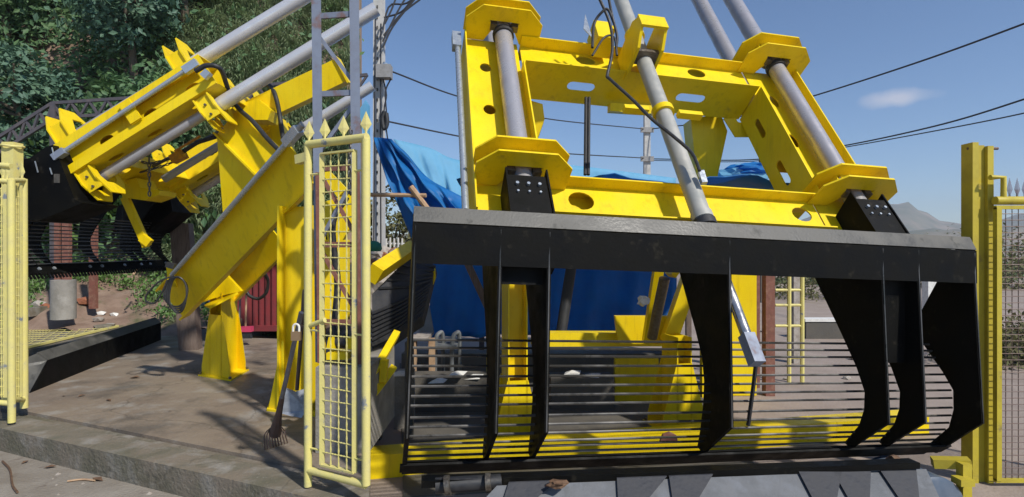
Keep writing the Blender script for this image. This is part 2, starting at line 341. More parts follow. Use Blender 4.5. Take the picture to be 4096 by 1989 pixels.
setting(s_.done('slab', 'slab'))
r_ = B(); r_.prism([V((-14, -4, ROAD)), V((-1.0, -4, ROAD)), V((xr-0.12, ln(-0.002, xr-0.12), ROAD)), V((-14, ln(-0.002, -14), ROAD))], (0, 0, -0.14))
setting(r_.done('road', 'road'))
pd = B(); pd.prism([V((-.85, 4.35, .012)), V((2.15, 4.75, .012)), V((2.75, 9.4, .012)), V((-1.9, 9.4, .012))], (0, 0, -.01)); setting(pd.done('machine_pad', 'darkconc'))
# hillside behind the left yard: real slope, ending in a soil bank at the ravine on its right
def hz(x, y):
    base = 0.35
    t = max(0.0, y-(10.3+0.25*math.sin(x*0.9)))
    h = base+min(t, 2.6)*0.42
    if t > 2.6: h += (t-2.6)*1.75
    h += 0.12*math.sin(x*2.1+y*1.3)+0.07*math.sin(x*5.3-y*3.7)
    return max(h, 0.05)
nx, ny = 90, 60
vs = []; fs = []
for j in range(ny+1):
    y = 10.12+(26-10.12)*(j/ny)**1.2
    x1 = edge(y)-0.35; x0 = -34
    for i in range(nx+1):
        x = x0+(x1-x0)*i/nx; vs.append((x, y, hz(x, y)))
for j in range(ny):
    for i in range(nx):
        a = j*(nx+1)+i; fs.append((a, a+1, a+nx+2, a+nx+1))
k0 = len(vs)
for j in range(ny+1):
    x, y, z = vs[j*(nx+1)+nx]; vs.append((x+0.05, y, -0.1))
for j in range(ny): fs.append((j*(nx+1)+nx, k0+j, k0+j+1, (j+1)*(nx+1)+nx))
setting(npmesh('hillside', vs, fs, 'soil', smooth=True))
# far hills
def hills(name, prof, Y, depth, m):
    vs = []; fs = []; n = len(prof)
    for r, (dy, sc) in enumerate(((0, 0.0), (depth*.25, .45), (depth*.6, .85), (depth, 1.0), (depth*1.8, 0.3))):
        for x, h in prof: vs.append((x*(1+dy/Y), Y+dy+random.uniform(-6, 6), h*(1+dy/Y)*sc*(1+random.uniform(-.05, .05))-1))
    for r in range(4):
        for i in range(n-1):
            a = r*n+i; fs.append((a, a+1, a+n+1, a+n))
    return setting(npmesh(name, vs, fs, m, smooth=True))
def hp(pts, Y, n=90):
    out = []
    pts = [((px*KD-CX)/F*Y, max(0.2, EYE+(CY-py*KD)/F*Y)) for px, py in pts]
    xs = np.linspace(pts[0][0], pts[-1][0], n); hs = np.interp(xs, [p[0] for p in pts], [p[1] for p in pts])
    ph = [random.uniform(0, 6) for _ in range(4)]
    return [(x, h*(1+0.03*math.sin(x*.06+ph[0])+0.025*math.sin(x*.17+ph[1]))) for x, h in zip(xs, hs)]
hills('far_hill', hp([(1500, 600), (1800, 580), (2050, 545), (2180, 519), (2215, 514), (2245, 512), (2275, 514), (2310, 522), (2350, 545), (2400, 562), (2480, 556), (2560, 540), (2800, 500), (3300, 560), (3900, 600)], 900), 900, 260, 'hills')
hills('low_hill', hp([(600, 600), (940, 588), (1300, 590), (1700, 600), (2100, 596), (2240, 585), (2330, 572), (2450, 580), (2700, 560), (3200, 590)], 420), 420, 120, 'hills')
# ================================================================== RIGHT MACHINE (frame seen from the front)
b_ = V((-.146, 1, 1.359)).normalized(); a_ = V((4.72, 1, -.15)); a_ = (a_-b_*a_.dot(b_)).normalized(); n_ = a_.cross(b_)
RF = Frame(D(1300, 345, 4.9), a_, b_, n_)
RM = thing('rake_machine', (1.6, 5.3, 0), 'yellow steel lifting frame tilted against the blue sky, above the wide black rake', 'machine')
T = 0.014
def plate(fr, poly, thick, axis, holes=()):
    return B().prism([fr(*p) for p in poly], fr.A[axis]*thick, [[fr(*p) for p in h] for h in holes])
def hole_st(s, t, rs, rt, n, k=16): return [(s+rs*math.cos(2*math.pi*i/k), t+rt*math.sin(2*math.pi*i/k), n) for i in range(k)]
def slot_sn(s, nn, l, r, t, k=6):
    o = [(s+l+r*math.cos(-math.pi/2+math.pi*i/k), t, nn+r*math.sin(-math.pi/2+math.pi*i/k)) for i in range(k+1)]
    return o+[(s-l-r*math.cos(-math.pi/2+math.pi*i/k), t, nn-r*math.sin(-math.pi/2+math.pi*i/k)) for i in range(k+1)]
def slot_tn(s, t, l, r, nn, k=6):
    return [(x, y, z) for (y, x, z) in [(p[0], s, p[2]) for p in slot_sn(t, nn, l, r, 0, k)]]
# cross beams: web square to n, flanges square to b
def cross_beam(fr, par, s0, s1, t0, t1, web, fb, ft, holes, slots):
    w = plate(fr, [(s0, t0+T, web), (s1, t0+T, web), (s1, t1-T, web), (s0, t1-T, web)], -T, 2, [hole_st(s, t, rs, rt, web) for s, t, rs, rt in holes]).done('cross_beam', 'yellow', par)
    plate(fr, [(s0, t1, ft[0]), (s1, t1, ft[0]), (s1, t1, ft[1]), (s0, t1, ft[1])], -T, 1).done('top_flange', 'yellow', w)
    plate(fr, [(s0, t0, fb[0]), (s1, t0, fb[0]), (s1, t0, fb[1]), (s0, t0, fb[1])], T, 1, [slot_sn(s, nn, l, r, t0) for s, nn, l, r in slots]).done('bottom_flange', 'yellow', w)
    return w
cross_beam(RF, RM, .205, 2.86, 1.16, 1.6, -.13, (-.47, 0), (-.30, 0), [(.93, 1.47, .11, .075), (2.25, 1.47, .11, .075)],
           [(.86, -.25, .10, .055), (2.14, -.25, .12, .055)])
cross_beam(RF, RM, .205, 2.86, -.84, -.43, -.12, (-.27, 0), (-.27, 0), [(.53, -.60, .115, .10), (2.68, -.60, .10, .085)], [])
# side beams
def side_beam(fr, par, so, si, t0, t1, web, back, holes, slots, ti=(-.43, 1.16)):
    d = 1 if si > so else -1
    lo, hi = min(so, si)+T, max(so, si)-T
    w = plate(fr, [(lo, t0, web), (hi, t0, web), (hi, t1, web), (lo, t1, web)], -T, 2, [hole_st(s, t, rs, rt, web) for s, t, rs, rt in holes]).done('side_beam', 'yellow', par)
    plate(fr, [(so, t0, back), (so, t1, back), (so, t1, 0.0), (so, t0, 0.0)], T*d, 0).done('outer_flange', 'yellow', w)
    plate(fr, [(si, ti[0], back), (si, ti[1], back), (si, ti[1], 0.0), (si, ti[0], 0.0)], -T*d, 0, [slot_tn(si, t, l, r, nn) for t, nn, l, r in slots]).done('inner_flange', 'yellow', w)
    return w
side_beam(RF, RM, -.40, .19, -.84, 1.62, -.13, -.40, [(-.19, 1.15, .06, .07), (-.19, .50, .06, .07)], [(.9, -.3, .08, .05), (.0, -.3, .08, .05)])
side_beam(RF, RM, 3.50, 2.875, -.84, 1.62, -.13, -.47, [(3.10, 1.1, .05, .10), (3.06, .45, .05, .10)], [(.78, -.27, .10, .04), (.10, -.27, .12, .045)])
plate(RF, [(-.386, -.84, -.39), (.176, -.84, -.39), (.176, 1.62, -.39), (-.386, 1.62, -.39)], -.008, 2).done('back_plate', 'yellow', RM)  # these plates are added behind the beams so the web holes turn dark
plate(RF, [(.21, -.82, -.255), (1.5, -.82, -.255), (1.5, -.45, -.255), (.21, -.45, -.255)], -.008, 2).done('back_plate', 'yellow', RM)
plate(RF, [(2.89, .25, -.40), (3.48, .25, -.40), (3.48, 1.62, -.40), (2.89, 1.62, -.40)], -.008, 2).done('back_plate', 'yellow', RM)
# corner bracket plates: chamfered, cut out round the tube
def octo(c, w, h0, h1, ch, ow, oh, t):
    return [(c-w, t, h0), (c-w, t, h1-ch), (c-w+ch*1.05, t, h1), (c+w-ch*1.05, t, h1), (c+w, t, h1-ch), (c+w, t, h0),
            (c+ow*1.25, t, h0), (c+ow*.75, t, oh-.1), (c+ow, t, oh), (c-ow, t, oh), (c-ow*.75, t, oh-.1), (c-ow*1.25, t, h0)][::-1]
def bracket(fr, par, c, t, gap, w=.40, h1=.28, ch=.15):
    for k, tt in enumerate((t, t+gap)):
        p = plate(fr, octo(c, w, -.115, h1, ch, .155, .125, tt), T*1.3, 1).done('bracket_plate', 'yellow', par)
    s = B()
    for q in (-1, 1):
        s.prism([fr(c+q*.20, t+T*1.3, .14), fr(c+q*.20, t+gap, .14), fr(c+q*.20, t+gap, -.115), fr(c+q*.20, t+T*1.3, -.115)], fr.A[0]*(.012*q))
    s.prism([fr(c-.17, t+T*1.3, .14), fr(c+.17, t+T*1.3, .14), fr(c+.17, t+gap, .14), fr(c-.17, t+gap, .14)], fr.A[2]*.012)
    s.done('bracket_box', 'yellow', par)
    for q in (-.1, .1):
        B().tube([fr(c+q, t+gap*.5, .15), fr(c+q, t+gap*.5, .185)], .022, 8).done('bolt', 'yellow', par)
    for q in (-1, 1):
        B().bar(fr(c+q*.11, t-.02, .06), fr(c+q*.11, t+.05, .06), .07, .07, fr.A[2]).done('guide_block', 'bolt', par)
bracket(RF, RM, 0.0, 1.60, .16); bracket(RF, RM, 3.20, 1.57, .20)
bracket(RF, RM, 0.0, -.49, .16); bracket(RF, RM, 3.20, -.47, .15)
# guide tubes
for s, n, t0, t1, r in ((0, 0, -.60, 1.66, .092), (3.22, 0, -.55, 1.66, .090), (0, 0, 1.66, 4.4, .098), (3.18, 0, 1.66, 5.4, .098), (3.22, -.5, 1.3, 6.4, .10), (0, -.5, 1.3, 5.0, .10)):
    o = B().tube([RF(s, t0, n), RF(s, t1, n)], r, 20).done('guide_tube', 'tube', RM, True)
    if t0 < 0:
        B().tube([RF(s, t0-.06, n), RF(s, t0+.002, n)], [.06, .085], 16).done('tube_end', 'zinc', o, True)
        B().tube([RF(s, 1.52, n), RF(s, 1.58, n)], r+.02, 16).done('seal_ring', 'hose', o, True)
# central hydraulic cylinder
s, n = 1.435, .13
cy = B().tube([RF(s, -1.0, n), RF(s, 3.6, n)], .078, 20).done('hydraulic_cylinder', 'tubegrey', RM, True)
for t, r, m in ((1.62, .105, 'yellow'), (.37, .105, 'yellow'), (-.93, .088, 'tubegrey'), (-1.01, .095, 'hose')):
    B().tube([RF(s, t-.03, n), RF(s, t+.035, n)], r, 20).done('collar', m, cy, True)
B().tube([RF(s, -2.02, n), RF(s, -1.0, n)], .038, 14).done('piston_rod', 'chrome', cy, True)
B().bar(RF(s, -2.22, n), RF(s, -2.0, n), .085, .085, n_).done('rod_clevis', 'tower', cy)
B().tube(bez([RF(s, -2.2, n), D(1904, 890, 4.12), D(1896, 965, 4.2), D(1882, 1070, 4.28)], 14), .016, 6).done('sensor_cable', 'hose', cy, True)
# cylinder saddle on the upper beam
for q in (-1, 1):
    B().prism([RF(s+q*.115, 1.14, -.10), RF(s+q*.115, 1.50, -.10), RF(s+q*.115, 1.50, .36), RF(s+q*.115, 1.42, .46), RF(s+q*.115, 1.26, .46), RF(s+q*.115, 1.14, .30)], a_*(.03*q)).done('saddle_cheek', 'yellow', RM)
B().prism([RF(s-.145, 1.25, .462), RF(s+.145, 1.25, .462), RF(s+.145, 1.43, .462), RF(s-.145, 1.43, .462)], n_*.03).done('saddle_cap', 'yellow', RM)
B().bar(RF(s-.14, 1.18, .18), RF(s+.14, 1.18, .18), .05, .16, n_).done('saddle_trunnion', 'bolt', RM)
for q in (-.30, .25):                     # clamp lugs beside the lower collar
    B().bar(RF(s+q-.12, .33, .16), RF(s+q+.12, .33, .16), .05, .07, n_).done('clamp_lug', 'yellow', RM)
B().bar(D(1532, 272, 6.08), D(1690, 282, 6.2), .10, .09).done('clamp_shelf', 'yellow', RM)
# valve block and hoses on the beam
vb = B().bar(RF(.98, 1.62, .05), RF(1.16, 1.62, .05), .30, .25, n_).done('valve_block', 'yellow', RM)
for q in range(4): B().bar(RF(1.0+.07*q, 1.80, .06), RF(1.05+.07*q, 1.80, .06), .06, .09, n_).done('valve', 'yellow' if q % 2 else 'bolt', vb)
B().prism([RF(.86, 1.66, .12), RF(.93, 1.5, .12), RF(.93, 1.95, .12)], n_*.01).done('bracket_fin', 'zinc', vb)
for pts, r in (([(1500, -20), (1533, 55), (1541, 110), (1537, 150), (1528, 190), (1535, 200), (1590, 250), (1640, 300), (1690, 340), (1740, 385), (1760, 430)], .015),
               ([(1528, -20), (1540, 40), (1552, 90), (1550, 120)], .014), ([(1490, 120), (1495, 60), (1515, 30), (1530, 25), (1545, 60)], .014),
               ([(1490, 140), (1520, 95), (1545, 95), (1552, 140)], .011)):
    pp = []
    for i, (x, y) in enumerate(pts):
        pp.append(D(x, y, 5.55-0.95*max(0, (y-60))/370))
    B().tube(bez(pp, 40), r, 8).done('hydraulic_hose', 'hose', RM, True)
B().bar(D(1763, 432, 4.66), D(1772, 462, 4.6), .045, .045, (0, 1, 0)).done('hose_fitting', 'zinc', RM)
for x in (1474, 1482):
    B().tube([D(x, 246, 5.95), D(x-2, 440, 5.5)], .017, 8).done('hydraulic_hose', 'hose', RM, True)
# sensor pipe down the outer left side
B().tube([RF(-.47, -.80, -.10), RF(-.47, 1.42, -.10)], .03, 12).done('sensor_pipe', 'zinc', RM, True)
B().bar(RF(-.48, 1.38, -.10), RF(-.48, 1.62, -.10), .09, .09, n_).done('pipe_head', 'zinc', RM)
# link plates between frame and lower columns, columns behind the frame
for x0, x1, Y in ((1318, 1368, 6.1),):
    B().prism([D(1325, 250, Y), D(1365, 262, Y), D(1370, 300, Y), D(1352, 350, Y), D(1350, 470, Y), D(1318, 470, Y), D(1312, 350, Y)], (0, .25, 0)).done('column_head', 'yellow', RM)
Y = 6.7
B().prism([D(1738, 300, Y), D(1812, 285, Y), D(1830, 330, Y), D(1806, 440, Y), D(1800, 560, Y), D(1700, 700, Y), D(1690, 690, Y), D(1752, 440, Y)], (0, .3, 0)).done('column_head', 'yellow', RM)
B().prism([D(1830, 262, 6.5), D(1880, 262, 6.5), D(1905, 345, 6.5), D(1850, 345, 6.5), D(1822, 300, 6.5)], (0, .02, 0), [circ(D(1862, 298, 6.5), V((1, 0, 0)), V((0, 0, 1)), .045, .05, 10)]).done('gusset', 'yellow', RM)
# left column: stem, taper pedestal; right: the same
def pedestal(par, c, w0, w1, z0, z1, z2, dep, fr, m='yellow'):
    e1, e2 = fr
    for q in (0, 1):
        o = c+e2*(q*dep)
        B().prism([o+e1*(-w0)+V((0, 0, z0+.02)), o+e1*w0+V((0, 0, z0+.02)), o+e1*(w0)+V((0, 0, z0+.12)), o+e1*w1+V((0, 0, z1)), o+e1*(-w1)+V((0, 0, z1)), o+e1*(-w0)+V((0, 0, z0+.12))], e2*.014).done('pedestal_plate', m, par)
    for q in (-1, 1):
        lo = .98
        B().prism([c+e1*(q*w1*.8)+V((0, 0, z0+.02)), c+e1*(q*w1*.8)+V((0, 0, z2)), c+e1*(q*w1*.8)+e2*dep+V((0, 0, z2)), c+e1*(q*w1*.8)+e2*dep+V((0, 0, z0+.02))], e1*.014*q).done('pedestal_web', m, par)
    o = B(); o.prism([c+e1*(-w1*.8)+e2*(dep*.4)+V((0, 0, z1)), c+e1*(w1*.8)+e2*(dep*.4)+V((0, 0, z1)), c+e1*(w1*.8)+e2*(dep*.4)+V((0, 0, z2)), c+e1*(-w1*.8)+e2*(dep*.4)+V((0, 0, z2))], e2*.014); o.done('pedestal_stem', m, par)
    bp = B(); bp.prism([c+e1*(-w0-.04)+e2*(-.04)+V((0, 0, z0)), c+e1*(w0+.04)+e2*(-.04)+V((0, 0, z0)), c+e1*(w0+.04)+e2*(dep+.06)+V((0, 0, z0)), c+e1*(-w0-.04)+e2*(dep+.06)+V((0, 0, z0))], (0, 0, .02))
    bo = bp.done('base_plate', m, par)
    for qx in (-1, 1):
        for qy in (-.02, dep+.03):
            B().tube([c+e1*(w0+.015)*qx+e2*qy+V((0, 0, z0+.02)), c+e1*(w0+.015)*qx+e2*qy+V((0, 0, z0+.05))], .018, 6).done('bolt', 'bolt', bo)
ah = V((a_.x, a_.y, 0)).normalized(); bh = V((-ah.y, ah.x, 0))
p1 = onD(1303, 1125, 0); pedestal(RM, p1, .24, .105, 0, .65, 1.75, .35, (ah, bh))
p2 = onD(1722, 1085, 0); pedestal(RM, p2, .25, .09, 0, .72, 1.0, .35, (ah, bh))
# base beam on the ground, raised lug
bb0 = p1-bh*.38-ah*2.2; bb1 = p1-bh*.38+ah*4.3
B().bar(bb0+V((0, 0, .10)), bb1+V((0, 0, .10)), .24, .20).done('base_beam', 'yellow', RM)
B().bar(bb0-bh*.45+V((0, 0, .07)), bb0-bh*.45+ah*.75+V((0, 0, .07)), .2, .14).done('base_beam', 'yellow', RM)
B().prism([D(1660, 1114, 4.86), D(1668, 1094, 4.86), D(1685, 1088, 4.86), D(1702, 1096, 4.86), D(1706, 1114, 4.86)], (0, .03, 0)).done('lifting_lug', 'rust', RM)
# rear beam, inclined struts
Y = 6.6
B().bar(D(1340, 852, Y), D(1700, 852, Y+.35), .2, .16).done('rear_beam', 'yellow', RM)
B().prism([D(1548, 796, Y-.15), D(1683, 796, Y-.1), D(1683, 866, Y-.1), D(1556, 866, Y-.15)], (0, .1, 0)).done('rear_plate', 'yellow', RM)
B().bar(D(1662, 640, 5.9), D(1628, 860, 6.3), .10, .10, (0, 1, 0)).done('strut', 'yellow', RM)
B().bar(D(1755, 640, 6.3), D(1680, 860, 6.4), .16, .16, (0, 1, 0)).done('strut', 'yellow', RM)
B().tube([D(1672, 700, 5.75), D(1640, 850, 6.0)], .055, 12).done('strut_cylinder', 'bolt', RM, True)
B().bar(D(1240, 650, 7.0), D(1238, 1015, 7.0), .14, .12, (0, 1, 0)).done('rear_post', 'yellow', RM)
B().bar(D(1795, 640, 7.3), D(1795, 998, 7.3), .33, .1, (0, 1, 0)).done('rear_post', 'yellow', RM)
B().bar(D(1868, 640, 7.4), D(1868, 993, 7.4), .33, .1, (0, 1, 0)).done('rear_post', 'yellow', RM)
B().bar(D(1600, 900, 7.1), D(1600, 1008, 7.1), .55, .1, (0, 1, 0)).done('rear_panel', 'yellow', RM)
# ================================================================== THE RAKES
END = [(.06, .10), (0, 0), (0, -.1), (-.13, -1.55), (.30, -1.97), (.36, -1.90), (.17, -1.68), (.13, -1.50), (.14, -1.32), (.25, -1.17), (.46, -.94), (.53, -.78), (.50, -.62), (.31, -.25), (.12, .09)]
RIB = [(.06, .10), (0, 0), (0, -.1), (-.13, -1.53), (.26, -1.88), (.33, -1.85), (.17, -1.64), (.12, -1.48), (.12, -1.32), (.22, -1.12), (.41, -.84), (.80, -.30), (.62, .02), (.30, .12), (.12, .09)]
WIDE = [(.06, .10), (0, 0), (0, -.1), (-.13, -1.53), (.26, -1.88), (.35, -1.85), (.31, -1.68), (.28, -1.45), (.28, -1.25), (.33, -1.05), (.45, -.84), (.80, -.30), (.62, .02), (.30, .12), (.12, .09)]
BARS = []
arc = [(.40, -.93), (.29, -1.12), (.20, -1.26), (.165, -1.40), (.165, -1.55), (.21, -1.70), (.31, -1.84)]
seg = bez([V((q, z, 0)) for q, z in arc], 60)
cum = [0]
for i in range(60): cum.append(cum[-1]+(seg[i+1]-seg[i]).length)
NB = 14
for k in range(NB):
    d = cum[-1]*k/(NB-1); i = max(j for j in range(61) if cum[j] <= d+1e-9); BARS.append((seg[i].x, seg[i].y))
def rake(fr, W, ribs, label, loc, k=1.0):
    th = thing('trash_rake', loc, label, 'rake', 'black steel trash rakes')
    pl = lambda s, q, z: fr(s*k, q*k, z*k)
    t = .016
    for s, prof in ribs:
        rb_ = B().prism([pl(s-t, q, z) for q, z in prof], fr.A[0]*(2*t*k)).done('rib', 'black', th)
        B().tube([pl(s, -.003, -.02), pl(s, -.004, -.1), pl(s, -.134, prof[3][1])], .0055, 5).done('worn_edge', 'barsteel', rb_)
    # hollow top beam: sloping top plate with its lit tone in the colour, front plate, back plate, soffit
    tb = B().prism([pl(0, .012, .004), pl(0, .075, .118), pl(0, .060, .128), pl(0, -.006, .010)], fr.A[0]*W*k).done('top_plate', 'blacklit', th)
    B().prism([pl(0, -.006, .0), pl(0, .010, -.004), pl(0, -.006, -.30), pl(0, -.022, -.30)], fr.A[0]*W*k).done('front_plate', 'black', th)
    B().prism([pl(0, .30, -.29), pl(0, .30, .02), pl(0, .085, .118), pl(0, .085, .104), pl(0, .286, .012), pl(0, .286, -.29)], fr.A[0]*W*k).done('back_plate', 'black', th)
    for q, z in BARS:
        B().tube([pl(.02, q, z), pl(W-.02, q, z)], .0115*k, 6).done('tine_bar', 'barsteel', th, True)
    for sa, sb, zz in ((ribs[1][0], ribs[2][0], -.44), (ribs[4][0], ribs[5][0], -1.05)):
        B().prism([pl(sa+.02, .10, -.30), pl(sb-.02, .10, -.30), pl(sb-.02, .08, zz), pl(sa+.02, .08, zz)], fr.A[1]*(.014*k)).done('closing_plate', 'black', th)
    bl = B().prism([pl(0, .24, -1.86), pl(0, .255, -1.85), pl(0, .46, -2.02), pl(0, .445, -2.035)], fr.A[0]*W*k).done('blade', 'black', th)
    B().prism([pl(-.02, .19, -1.85), pl(-.02, .30, -1.945), pl(-.02, .29, -1.96), pl(-.02, .18, -1.865)], fr.A[0]*(W+.04)*k).done('wear_strip', 'black', th)
    return th, pl
e2h = bh; e3 = a_.cross(e2h)
RK = .88
KF = Frame(V((0, 0, EYE))+(RF(-.878, -1.03, 0)-V((0, 0, EYE)))*RK, a_, e2h, e3)
RR, rp = rake(KF, 5.12, [(.016, END), (.66, WIDE), (1.046, WIDE), (2.595, WIDE), (4.10, RIB), (4.48, RIB), (5.10, END)], 'wide black steel rake hanging below the yellow frame, bright bars across its back', (1.6, 4.1, 0), RK)
# pinned sockets joining rake and tubes
for s, off in ((0.0, 0), (3.22, 0)):
    so_ = B().prism([RF(s-.17, -.60, .12), RF(s+.15, -.60, .12), RF(s+.17, -1.35, .12), RF(s-.17, -1.35, .12)], n_*.016).done('socket_plate', 'black', RR)
    for q in (-.17, .165):
        B().prism([RF(s+q, -.52, .14), RF(s+q, -1.35, .16), RF(s+q, -1.35, -.15), RF(s+q, -.60, -.15)], a_*.014).done('socket_cheek', 'black', so_)
    for q in (-.09, 0.0, .09):
        B().tube([RF(s+q, -.70, .135), RF(s+q, -.70, .16)], .014, 8).done('bolt', 'zinc', so_)
        B().tube([RF(s+q, -.78, .135), RF(s+q, -.78, .155)], .010, 8).done('bolt', 'zinc', so_)
# ================================================================== LEFT MACHINE (frame seen from its side)
bl = V((.845, .03, .534)).normalized(); al = V((-.04, .999, 0)); al = (al-bl*al.dot(bl)).normalized(); nl = bl.cross(al)
if nl.z < 0: nl = -nl
LF = Frame(P(360, 725, 6.2), bl, al, nl)
LM = thing('rake_machine', (-3.4, 6.5, SLAB), 'yellow lifting frame with silver tubes on columns inside the fenced concrete yard', 'machine')
t = .012
def ubox(par, name, u0, u1, v0, v1, w0, w1, m='yellow'):
    p = [LF(u, v, w) for u in (u0, u1) for v in (v0, v1) for w in (w0, w1)]
    return B().add(p, [(0, 1, 3, 2), (4, 6, 7, 5), (0, 4, 5, 1), (2, 3, 7, 6), (0, 2, 6, 4), (1, 5, 7, 3)]).done(name, m, par)
def circ_uw(u, w, ru, rw, v, k=14): return [LF(u+ru*math.cos(2*math.pi*i/k), v, w+rw*math.sin(2*math.pi*i/k)) for i in range(k)]
def circ_uv(u, v, ru, rv, w, k=14): return [LF(u+ru*math.cos(2*math.pi*i/k), v+rv*math.sin(2*math.pi*i/k), w) for i in range(k)]
def side(v0, v1, near):
    s = 1 if near else -1
    vo = v0; dv = (v1-v0)
    # recessed outer web with round holes
    w = B().prism([LF(-.10, vo+.11*s, .16), LF(1.78, vo+.11*s, .16), LF(1.78, vo+.11*s, .40), LF(-.10, vo+.11*s, .40)], al*(t*s),
                  [circ_uw(u, .265, .085, .045, vo+.11*s) for u in (.42, .98, 1.52)]).done('side_beam', 'yellow', LM)
    for k, (wa, wb) in enumerate(((.10, .19), (.355, .46))):
        B().prism([LF(-.13, vo, wa), LF(1.80, vo, wa+.02), LF(1.80, vo, wb+.03), LF(-.13, vo, wb)], al*(t*s)).done('lip_plate', 'yellow', w)
        wz = .10 if k == 0 else .46
    B().prism([LF(-.13, vo+t*s, .452), LF(1.80, vo+t*s, .48), LF(1.80, v1, .48), LF(-.13, v1, .452)], nl*t).done('top_plate', 'yellow', w)
    B().prism([LF(-.13, vo+t*s, .10), LF(1.80, vo+t*s, .12), LF(1.80, v1, .12), LF(-.13, v1, .10)], nl*t,
              [circ_uv(u, vo+.5*dv, .095, .05, .10+.02*(u+.13)/1.93) for u in (.35, .86, 1.45)]).done('bottom_plate', 'yellow', w)
    B().prism([LF(-.13, v1, .112), LF(1.80, v1, .134), LF(1.80, v1, .48), LF(-.13, v1, .452)], al*(-t*s)).done('inner_plate', 'yellow', w)
    return w
side(-.16, .30, True); side(2.16, 1.72, False)
# the tubes: lower run inside the frame, thicker upper run out of it, and the upper pair
for v, w, u0, u1, r in ((.06, 0, -.02, 1.62, .058), (.06, 0, 1.60, 3.73, .080), (2.0, 0, -.05, 1.6, .058), (2.0, -.03, 1.6, 3.17, .078), (.22, .63, -.1, 1.62, .058), (.22, .63, 1.60, 3.20, .080)):
    o = B().tube([LF(u0, v, w), LF(u1, v, w)], r, 20).done('guide_tube', 'tubebright' if u0 > 1 else 'tube', LM, True)
# chamfered bracket plates, square to the tubes, in pairs
def lbr(u, vc, hi=True, lo=True, s=1):
    for k, uu in enumerate((u, u+.17)):
        if lo:
            pts = [(vc-.20, .10), (vc-.20, -.06), (vc-.09, -.24), (vc+.14, -.24), (vc+.24, -.10), (vc+.24, .10), (vc+.15, .10), (vc+.15, -.04), (vc+.09, -.10), (vc-.05, -.10), (vc-.11, -.03), (vc-.11, .10)]
            B().prism([LF(uu, v, w) for v, w in pts], bl*.016).done('bracket_plate', 'yellow', LM)
        if hi:
            pts = [(vc-.18, .47), (vc-.18, .66), (vc-.06, .86), (vc+.16, .86), (vc+.30, .70), (vc+.30, .47), (vc+.24, .47), (vc+.24, .66), (vc+.18, .74), (vc+.04, .74), (vc-.02, .60), (vc-.02, .47)]
            B().prism([LF(uu, v, w) for v, w in pts], bl*.016).done('bracket_plate', 'yellow', LM)
    if lo:
        ubox(LM, 'bracket_web', u+.016, u+.17, vc-.17, vc-.155, -.16, .10)
        for q in (-.12, .0):
            B().tube([LF(u+.09, vc-.17, q), LF(u+.09, vc-.19, q)], .014, 6).done('bolt', 'bolt', LM)
    if hi: ubox(LM, 'bracket_web', u+.016, u+.17, vc-.15, vc-.135, .47, .68)
lbr(-.03, .06); lbr(1.47, .06); lbr(-.05, 2.0, s=-1); lbr(1.47, 2.0)
# cross beams
def lcross(u0, u1, name):
    B().prism([LF(u0, .31, .10), LF(u0, 1.71, .10), LF(u0, 1.71, .46), LF(u0, .31, .46)], bl*t).done(name, 'yellow', LM)
    o = B().prism([LF(u0, .31, .16), LF(u1, .31, .16), LF(u1, 1.71, .16), LF(u0, 1.71, .16)], nl*t, [circ_uv((u0+u1)/2, v, .07, .07, .16) for v in (.6, 1.4)]).done('cross_web', 'yellow', LM)
    B().prism([LF(u1, .31, .10), LF(u1, 1.71, .10), LF(u1, 1.71, .32), LF(u1, .31, .32)], bl*t).done('cross_flange', 'yellow', LM)
lcross(-.06, .26, 'cross_beam'); lcross(1.42, 1.74, 'cross_beam')
# centre cylinder box on the lower cross beam with its hanging yellow arm
Y = 7.0
B().prism([P(472, 728, Y), P(545, 712, Y), P(560, 750, Y), P(640, 762, Y), P(634, 780, Y), P(575, 802, Y), P(490, 790, Y)], (0, .35, 0)).done('cylinder_seat', 'yellow', LM)
arm = B().bar(P(500, 790, 7.05), P(588, 985, 7.0), .09, .06, (0, 1, 0)).done('hanging_arm', 'yellow', LM)
B().bar(P(568, 950, 6.98), P(600, 975, 6.98), .10, .06, (0, 1, 0)).done('arm_foot', 'yellow', arm)
B().tube([LF(.25, 1.05, .02), LF(1.5, 1.05, .02)], .05, 14).done('centre_cylinder', 'tubegrey', LM, True)
B().tube([LF(.15, .95, .2), LF(1.55, .75, .02)], .022, 8).done('stay_rod', 'bolt', LM, True)
# boom going up to the right, with its saddle
pa, pb = P(985, 470, 7.2), P(1375, 285, 7.2)
bo = B().bar(pa, pb, .30, .26, (0, 1, .2)).done('boom', 'yellow', LM)
B().bar(pb-(pb-pa).normalized()*.01, pb+(pb-pa).normalized()*.015, .36, .32, (0, 1, .2)).done('boom_cap', 'yellow', bo)
Y = 6.9
B().prism([P(900, 395, Y), P(965, 415, Y), P(1030, 395, Y), P(1085, 440, Y), P(1070, 480, Y), P(1005, 480, Y), P(960, 450, Y)], (0, .3, 0)).done('boom_saddle', 'yellow', LM)
B().prism([P(820, 270, 6.75), P(862, 285, 6.75), P(905, 345, 6.75), P(940, 400, 6.75), P(900, 410, 6.75), P(850, 340, 6.75)], (0, .35, 0), [[P(856, 305, 6.75), P(880, 335, 6.75), P(900, 365, 6.75), P(862, 330, 6.75)]]).done('frame_head', 'yellow', LM)
B().prism([P(1075, 500, 7.6), P(1120, 470, 7.6), P(1148, 555, 7.6), P(1120, 600, 7.6), P(1085, 560, 7.6)], (0, .2, 0)).done('far_bracket', 'yellow', LM)
